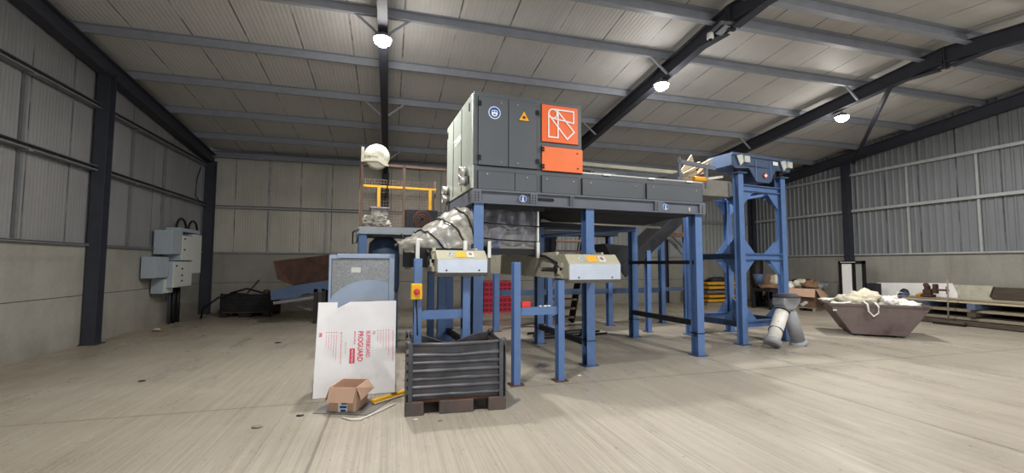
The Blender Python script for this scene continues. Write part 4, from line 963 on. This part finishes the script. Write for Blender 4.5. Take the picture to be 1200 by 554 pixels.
# ------------------------------------------------------------------ pipe junction by the tower
pj = thing('pipe_junction', 'forked Y-shaped duct piece with one white and one grey leg beside the tower', 'pipe', (7.75, 7.15, 0))
cA = V((7.80, 7.2, .80)); dA = V((7.33, 7.08, .06)); dB = V((8.18, 7.22, .05))
G().tube([dA + (cA-dA)*.08, dA + (cA-dA)*.97], .125, 20).build('white_leg', M['pipewhite'], pj)
G().tube([dB + (V((7.92, 7.2, .74))-dB)*.02, V((7.9, 7.2, .78))], .13, 20).build('grey_leg', M['pipegrey'], pj)
ax = (cA-dA).normalized(); g = G(); g.lathe([(.13, 0), (.16, .01), (.165, .10), (.135, .12)], dA + ax*.02, ax, 20); g.build('white_flange', M['pipegrey'], pj)
ax2 = (V((7.92, 7.2, .74))-dB).normalized(); g = G(); g.lathe([(.14, 0), (.17, .005), (.17, .03), (.14, .08)], V((8.18, 7.22, .02)), ax2, 20); g.build('grey_flange', M['pipegrey'], pj)
for f in (.35, .88):
    g = G(); g.lathe([(.128, -.012), (.14, -.01), (.14, .01), (.128, .012)], dA + (cA-dA)*f, ax if f > .5 else (ax+V((.2, .2, -.35))).normalized(), 20, caps=False); g.build('clamp_ring', M['dark'], pj)
g = G(); g.prism([(7.61, 7.0, 1.0), (8.05, 7.0, 1.0), (8.04, 7.02, .88), (7.92, 7.04, .74), (7.72, 7.04, .74), (7.62, 7.02, .86)], (0, .3, 0)); g.build('fork_body', M['pipegrey'], pj, .03)
g = G(); g.lathe([(.23, 0), (.26, .005), (.26, .025), (.2, .03), (.19, .06), (.15, .07)], (7.83, 7.15, 1.0), (0, 0, 1), 24); g.build('top_flange', M['steel'], pj)
g = G(); g.bar((8.03, 7.0, .84), (8.17, 7.0, .90), .05, .04); g.build('handle', M['pipegrey'], pj)
# ------------------------------------------------------------------ skip and its load
kx = V((.757, -.653, 0)); sk = math.atan2(kx.y, kx.x); K = frame((10.53, 7.87, 0), sk)
s_ = thing('tipping_skip', 'brown steel tipping skip heaped with white rags and sheets', 'skip', (10.53, 7.87, 0), sk)
def gk(): return G(K)
b0, b1, r0, r1, zb, zt, d = 0, 1.0, -.42, 1.45, .05, .715, 1.2
g = gk(); q = [(r0, 0, zt), (b0, 0, zb), (b1, 0, zb), (r1, 0, zt)]; e = V((0, d, 0))
g.quad(*q); g.quad(*[V(p)+e for p in q]); g.quad(q[0], q[1], V(q[1])+e, V(q[0])+e); g.quad(q[2], q[3], V(q[3])+e, V(q[2])+e); g.quad(q[1], q[2], V(q[2])+e, V(q[1])+e)
g.build('skip_body', M['skip'], s_, solid=.014)
g = gk()
for p, q_ in (((r0, 0, zt), (r1, 0, zt)), ((r0, d, zt), (r1, d, zt)), ((r0, 0, zt), (r0, d, zt)), ((r1, 0, zt), (r1, d, zt))): g.bar(p, q_, .05, .05)
g.build('top_rim', M['skip'], s_)
for x in (.12, .88):
    g = gk(); g.box(x-.06, x+.06, .02, d-.02, 0, .05); g.build('runner', M['dark'], s_)
g = gk(); g.box(-.36, -.28, -.012, -.006, .56, .6); g.build('white_mark', M['elec'], s_)
g = gk(); g.box(-.25, 1.3, .08, d-.08, .45, .60); g.build('scrap_fill', M['wooddark'], None, label='dark scrap filling the skip underneath the rags', cat='scrap', kind='stuff')
for i, (x, y, z, sx, sy, sz, m, lab) in enumerate(((.3, .5, .62, .42, .38, .24, 'ragcream', 'large cream cloth bundle heaped in the middle of the skip'), (.78, .4, .6, .34, .3, .20, 'rag', 'white crumpled sheet beside the cream cloth in the skip'), (1.1, .35, .58, .30, .25, .15, 'rag', 'white crumpled sheet at the far end of the skip'),
    (-.02, .55, .6, .28, .3, .10, 'ragcream', 'low cream rag at the near end of the skip'), (.15, .95, .62, .5, .2, .16, 'rag', 'pale rag lying along the back edge of the skip'), (1.2, .75, .6, .22, .25, .10, 'panelside', 'grey-green rag lying at the far back corner of the skip'), (-.15, .85, .62, .25, .22, .08, 'dark', 'dark cloth at the near back corner of the skip'))):
    g = gk(); g.lump((x, y, z), (sx, sy, sz), i+2, .5, 4, 1.9); g.build('rag', M[m], None, label=lab, cat='rag')
g = gk(); g.bar((-.3, .2, .72), (.02, .12, .77), .28, .02); g.build('white_card', M['white'], None, label='flat white card at the near rim of the skip', cat='card')
g = gk(); g.tube([(.26, .12, .80), (.30, -.03, .74), (.31, -.05, .58), (.40, -.055, .47), (.50, -.05, .55), (.50, -.04, .7), (.46, .05, .78)], .022, 8); g.build('cloth_loop', M['rag'], None, label='white looped cloth strap hanging over the skip rim', cat='strap')
for i, (p, q_, m, lab) in enumerate((((.4, .2, .80), (1.0, .7, .86), 'panelside', 'grey-green tube lying over the rags in the skip'), ((.9, .9, .76), (1.5, .6, .78), 'wooddark', 'dark board end sticking out of the skip far corner'), ((-.35, 1.0, .74), (.3, 1.1, .76), 'rust', 'rusty strip along the back rim of the skip'))):
    g = gk(); g.bar(p, q_, .07, .04); g.build('scrap_strip', M[m], None, label=lab, cat='scrap')
# ------------------------------------------------------------------ cardboard bin and junk by the gable wall
P = V((14.6, 12.15, 0)); t1 = V((-.44, .9, 0)).normalized(); an = math.atan2(t1.y, t1.x)
cb = thing('cardboard_pallet_bin', 'large brown cardboard pallet bin with folded-out flaps heaped with junk', 'box', tuple(P), an)
Cb = frame(P, an)   # x along the left face, y into the box (away to the right)
def gc(): return G(Cb)
L1, L2 = 1.15, 1.0
g = gc()
for x0, x1, y0_, y1_ in ((0, L1, -.02, 0), (0, L1, -L2, -L2+.02), (0, .02, -L2, 0), (L1-.02, L1, -L2, 0)): g.box(x0, x1, y0_, y1_, .13, .80)
g.box(0, L1, -L2, 0, .13, .5); g.build('bin_body', M['cardbin'], cb)
g = gc(); g.prism([(.0, .0, .80), (.62, .0, .80), (.62, .12, .52), (.0, .12, .50)], (0, .008, .004)); g.prism([(.62, 0, .8), (L1, 0, .8), (L1, .10, .55), (.62, .11, .54)], (0, .008, .004)); g.build('flap', M['card'], cb)
g = gc(); g.prism([(0, -.02, .8), (0, -L2, .8), (-.16, -L2+.05, .5), (-.16, -.0, .48)], (-.008, 0, .004)); g.build('flap', M['card'], cb)
g = gc()
for x in (.06, L1/2, L1-.06): g.box(x-.05, x+.05, -L2, 0, 0, .1)
g.box(0, L1, -L2, 0, .1, .13); g.build('pallet', M['wood'], cb)
jl = [(.9, -.3, .55, .2, 'rag', 'white bag at the far corner on top of the cardboard bin'), (.55, -.4, .6, .24, 'ragcream', 'cream bundle in the middle on top of the cardboard bin'), (.25, -.3, .6, .22, 'scrap', 'brown bundle at the near corner on top of the cardboard bin'), (.35, -.7, .72, .15, 'ink', 'black rubbish bag on top of the cardboard bin, nearer the door'), (.75, -.65, .72, .14, 'ink', 'black rubbish bag on top of the cardboard bin, further from the door'), (.05, -.75, .55, .22, 'girt', 'grey bundle on the bin beside the black framed door')]
for i, (x, y, z, s, m, lab) in enumerate(jl):
    g = gc(); g.lump((x, y, z+.22), (s*1.2, s, s*.8), i+20, .45, 3); g.build('junk_bundle', M[m], None, label=lab, cat='bundle')
for i, (x, y, z, s, m, lab) in enumerate(((14.55, 13.95, .0, .4, 'dark', 'low dark scrap heap between the cardboard bin and the bench'), (14.75, 14.1, .55, .22, 'redcrate', 'small red bundle on the scrap heap beside the cardboard bin'), (14.55, 13.75, .6, .16, 'rag', 'small white bundle on the scrap heap beside the cardboard bin'), (14.4, 13.45, .62, .14, 'white', 'tiny white bundle close to the cardboard bin corner'))):
    G().lump((x, y, z), (s, s*.9, s*.75), i+40, .35, 3).build('scrap_heap' if i == 0 else 'junk_bundle', M[m], None, label=lab, cat='heap' if i == 0 else 'bundle')
for z0, z1, sx, lab in ((0.1, .74, .0, 'tall brown cardboard box standing by the black chute, lower of two'), (.745, 1.27, .06, 'brown cardboard box stacked by the black chute, upper of two')):
    t = thing('cardboard_carton', lab, 'box', (15.0, 14.75, z0), math.radians(-52)); Fb = frame((15.0, 14.75, z0), math.radians(-52))
    G(Fb).box(-.45+sx, .45-sx, -.35, .35, 0, z1-z0).build('carton_body', M['cardbin'], t, .01)
    G(Fb).box(-.46+sx, .46-sx, -.01, .03, z1-z0, z1-z0+.006).build('tape_strip', M['card'], t)
G().box(14.6, 15.4, 14.4, 15.1, 0, .1).build('wooden_pallet', M['wood'], None, label='small wooden pallet under the two stacked cardboard boxes', cat='pallet')
bn = thing('steel_bench', 'dark steel work bench behind the tower legs', 'bench', (13.9, 13.4, 0))
G().box(13.5, 14.3, 13.0, 13.9, .66, .76).build('bench_top', M['dark'], bn)
for x in (13.55, 14.25):
    for y in (13.05, 13.85): G().box(x-.05, x+.05, y-.05, y+.05, 0, .66).build('leg', M['dark'], bn)
G().box(13.5, 14.3, 13.0, 13.05, .4, .66).build('front_panel', M['dark'], bn)
G().lump((13.9, 13.4, .76), (.38, .4, .12), 61, .4).build('bench_scrap', M['scrap'], None, label='brown scrap spread on the dark steel bench', cat='scrap')
G().lathe([(.14, .0), (.22, .42), (.20, .42), (.12, .02)], (13.75, 13.75, .88), (0, 0, 1), 20).build('blue_bucket', M['blue_dull'], None, label='dark blue bucket on the bench below the black chute', cat='bucket')
G().lump((14.0, 13.2, .92), (.2, .22, .24), 63, .3).build('white_sack', M['ragcream'], None, label='cream sack standing on the bench beside the blue bucket', cat='sack')
ch = thing('black_chute', 'black vertical chute pipe standing behind the bench at the tower', 'chute', (14.2, 14.3, 0))
G().lathe([(.18, 0.0), (.18, .9), (.22, 1.0), (.24, 1.95), (.2, 1.95)], (14.2, 14.3, 0), (0, 0, 1), 20).build('chute_tube', M['ink'], ch)
# yellow racking frames and pallets
for i in range(5):
    z = .12 + i*.175; m = 'yellowrack' if i != 2 else 'girt'
    lab = ['yellow steel frame at the bottom of the stack', 'yellow steel frame, second from the bottom of the stack', 'grey steel frame in the middle of the yellow stack', 'yellow steel frame, second from the top of the stack', 'yellow steel frame on top of the stack'][i] + ' behind the tower'
    t = thing('racking_frame', lab, 'frame', (13.3, 15.55, z), math.radians(3*(i % 2)), 'stacked frames behind the tower'); Fr = frame((13.3, 15.55, z), math.radians(3*(i % 2)))
    for s in (-1, 1):
        g = G(Fr); g.box(-.85, .85, s*.5-.04, s*.5+.04, .03, .13); g.build('side_rail', M[m], t)
    g = G(Fr)
    for x in (-.8, -.4, 0, .4, .8): g.box(x-.04, x+.04, -.46, .46, .04, .11)
    g.build('cross_rail', M[m], t)
    for x in (-.7, .7): G(Fr).box(x-.06, x+.06, -.5, .5, 0, .03).build('spacer', M['wood'], t)
G().box(12.4, 14.3, 15.0, 16.1, 0, .11).build('wooden_pallet', M['wood'], None, label='low wooden pallet under the stacked yellow frames', cat='pallet')
G().lump((13.35, 15.5, .93), (.5, .4, .12), 71, .4).build('cable_heap', M['dark'], None, label='dark loose cable heap on top of the stacked yellow frames', cat='cable')
# black framed door unit
df = thing('framed_door', 'black framed double door unit with white panels leaning at the gable column', 'door unit', (15.55, 11.6, 0))
X0 = 15.55; ya, yb_, ym = 11.12, 12.02, 11.52
g = G(); g.box(X0, X0+.07, ya, ya+.09, 0, 1.80); g.box(X0, X0+.07, yb_-.11, yb_, 0, 1.80); g.box(X0, X0+.07, ya, yb_, 1.70, 1.80); g.box(X0, X0+.07, ya, yb_, 0, .1); g.box(X0, X0+.07, ym-.09, ym+.03, 0, 1.8); g.build('black_frame', M['ink'], df)
G().box(X0+.02, X0+.04, ym+.03, yb_-.11, .1, 1.70).build('white_panel', M['white'], df)
g2 = G().box(X0+.02, X0+.04, ya+.09, ym-.09, .62, 1.70).build('grey_panel', M['glass_dark'], df)
G().box(X0+.02, X0+.04, ya+.09, ym-.09, .1, .62).build('white_panel', M['white'], df)
g = G()
for i in range(9): g.box(X0-.006, X0, ya+.3+i*.06, ya+.335+i*.06, 1.74, 1.765)
g.build('drill_marks', M['white'], df)
G().box(15.5, 15.75, 10.75, 11.05, 0, 1.05).build('dark_post', M['dark'], None, .01, label='dark square stub post between the framed door and the white sheet', cat='post')
# ------------------------------------------------------------------ timber pile, sheets, broom
def sheetp(lab, pts, m, name='sheet_panel'):
    g = G(); g.prism(pts, (.025, 0, 0)); g.build(name, M[m], None, label=lab, cat='panel')
sheetp('long white sheet panel standing behind the timber pile', [(16.2, 11.2, .02), (16.2, 9.0, .02), (16.2, 8.98, .8), (16.2, 9.1, 1.12), (16.2, 11.2, 1.05)], 'white')
sheetp('grey-beige sheet panel standing between the white and the dark sheet', [(16.25, 9.1, .02), (16.25, 7.7, .02), (16.25, 8.3, .78), (16.25, 8.2, 1.08), (16.25, 9.1, 1.08)], 'convgrey')
sheetp('dark brown sheet panel standing behind the timber pile', [(16.3, 8.55, .02), (16.3, 4.9, .02), (16.3, 4.9, 1.05), (16.3, 8.65, 1.05)], 'wooddark')
tl_ = [(15.0, 10.0, 4.5, .02, .2, .12, 'wooddark'), (15.3, 10.2, 4.6, .02, .25, .12, 'wooddark'), (15.7, 10.1, 4.6, .02, .25, .14, 'wooddark'), (15.05, 9.9, 4.6, .16, .2, .07, 'wood'), (15.35, 10.0, 4.4, .17, .25, .09, 'wooddark'), (15.75, 10.0, 4.6, .18, .25, .1, 'wooddark'),
 (15.1, 9.7, 4.5, .38, .22, .06, 'wood'), (15.4, 10.1, 4.5, .38, .24, .07, 'wood'), (15.75, 10.0, 4.6, .38, .26, .07, 'wooddark'), (15.2, 9.9, 4.6, .61, .26, .045, 'woodpale'), (15.5, 10.3, 4.5, .61, .26, .05, 'wood'), (15.85, 10.2, 4.5, .61, .26, .05, 'wood'), (15.3, 9.8, 4.6, .665, .22, .035, 'wood'), (15.6, 10.0, 4.6, .67, .22, .04, 'woodpale')]
nm_ = ['lowest layer, front', 'lowest layer, middle', 'lowest layer, against the wall', 'second layer, front', 'second layer, middle', 'second layer, against the wall', 'third layer, front', 'third layer, middle', 'third layer, against the wall', 'fourth layer, front', 'fourth layer, middle', 'fourth layer, against the wall', 'top layer, front', 'top layer, behind']
for (x, ya_, yb2, z, w_, h_, m), lab in zip(tl_, nm_):
    G().bar((x+.25, ya_, z+h_/2), (x-.02+.25, yb2, z+h_/2), w_, h_).build('timber_plank', M[m], None, .004, label='long timber plank in the pile by the gable wall, ' + lab, cat='plank', group='planks in the timber pile')
for i, y in enumerate((9.3, 8.1, 6.9)):
    for z0, z1, nmz in ((.27, .38, 'lower'), (.46, .61, 'upper')):
        G().box(15.1, 16.1, y-.09, y+.09, z0, z1).build('timber_spacer', M['panelside' if z0 > .4 else 'wooddark'], None, label='%s block spacer across the timber pile, %s' % ('blue upper' if z0 > .4 else 'dark lower', ('near the skip', 'behind the broom', 'furthest from the skip')[i]), cat='spacer')
rm = thing('red_vice', 'dark red bench vice standing on the timber pile', 'vice', (15.6, 9.3, .71))
g = G(); g.box(15.48, 15.72, 9.22, 9.5, .71, .79); g.box(15.52, 15.68, 9.26, 9.46, .79, .93); g.build('vice_body', M['rustdark'], rm, .02)
g = G(); g.box(15.53, 15.67, 9.12, 9.21, .82, 1.1); g.box(15.53, 15.67, 9.32, 9.42, .92, 1.05); g.build('jaw', M['rustdark'], rm, .015)
g = G(); g.tube([(15.6, 8.85, .93), (15.6, 9.3, .93)], .03, 8); g.tube([(15.6, 8.9, .82), (15.6, 8.9, 1.04)], .014, 8); g.lathe([(.06, -.04), (.06, .04)], (15.6, 9.40, 1.06), (1, 0, 0), 12); g.build('screw_handle', M['rust'], rm)
for i, (y, m, lab) in enumerate(((9.95, 'blue_dull', 'small blue-green bundle on the timber pile near the skip'), (10.15, 'rag', 'small white bundle on the timber pile near the white sheet'), (9.62, 'yellowrack', 'small yellow bundle on the timber pile next to the red vice'), (10.15, 'dark', 'dark bundle at the end of the timber pile near the framed door'))):
    G().lump((15.5 + .12*i, y, .70), (.12, .11, .07 if i < 3 else .13), i+80, .4).build('junk_bundle', M[m], None, label=lab, cat='bundle')
bm_ = thing('broom', 'wide broom with a thin wooden handle standing before the timber pile', 'broom', (14.95, 8.5, 0))
G().box(14.87, 15.03, 8.15, 8.87, .06, .12).build('broom_head', M['wooddark'], bm_, .01)
G().box(14.89, 15.01, 8.16, 8.86, 0, .07).build('bristles', M['dark'], bm_)
G().tube([(14.95, 8.53, .1), (15.0, 8.52, 1.26)], .018, 10).build('handle', M['wood'], bm_)
# ------------------------------------------------------------------ security camera under rafter
sc_ = thing('security_camera', 'white dome security camera with grey bracket under the dark rafter', 'camera', (5.75, 6.5, 5.8))
g = G(); g.bar((5.72, 6.75, 5.98), (5.66, 6.28, 5.99), .03, .05); g.bar((5.95, 6.3, 6.02), (5.62, 6.3, 5.98), .05, .04); g.build('mount_arm', M['girt'], sc_)
g = G(); g.lathe([(.055, .1), (.06, .05), (.062, 0), (.05, -.02)], (5.68, 6.62, 5.86), (0, 0, 1), 20); g.build('camera_shell', M['white'], sc_)
g = G(); g.lathe([(.045, -.015), (.035, -.045), (.015, -.06)], (5.68, 6.62, 5.86), (0, 0, 1), 16); g.build('lens_dome', M['ink'], sc_)
g = G(); g.prism([(5.74, 6.55, 5.92), (5.86, 6.55, 5.90), (5.9, 6.35, 5.97), (5.78, 6.35, 5.99)], (0, 0, .012)); g.build('junction_plate', M['purlin'], sc_)
# ------------------------------------------------------------------ small litter on the floor
for i, (x, y, s, m) in enumerate(((-2.6, 4.1, .05, 'dark'), (-1.25, 5.05, .035, 'wood'), (-.9, 5.3, .025, 'dark'), (-3.3, 7.4, .03, 'dark'), (-2.2, 10.2, .04, 'dark'), (-5.35, 12.6, .09, 'scrap'), (-5.5, 12.9, .06, 'rag'), (2.75, 6.1, .02, 'rag'), (.55, 4.75, .018, 'wood'), (.3, 4.85, .02, 'rag'), (9.0, 8.3, .03, 'rust'))):
    G().lump((x, y, 0), (s*1.5, s, s*.35), i+100, .4, 2).build('floor_scrap', M[m], None, label='tiny scrap lying on the bare concrete floor', cat='scrap', group='tiny scraps on the floor')
# ------------------------------------------------------------------ daylight through the open front of the hall
wd = bpy.data.worlds.new('world'); bpy.context.scene.world = wd; wd.use_nodes = True
bg = wd.node_tree.nodes['Background']; bg.inputs[0].default_value = (.93, .97, 1.0, 1); bg.inputs[1].default_value = 2.6
sc = bpy.context.scene
sc.view_settings.view_transform = 'Standard'; sc.view_settings.look = 'None'; sc.view_settings.exposure = -0.1
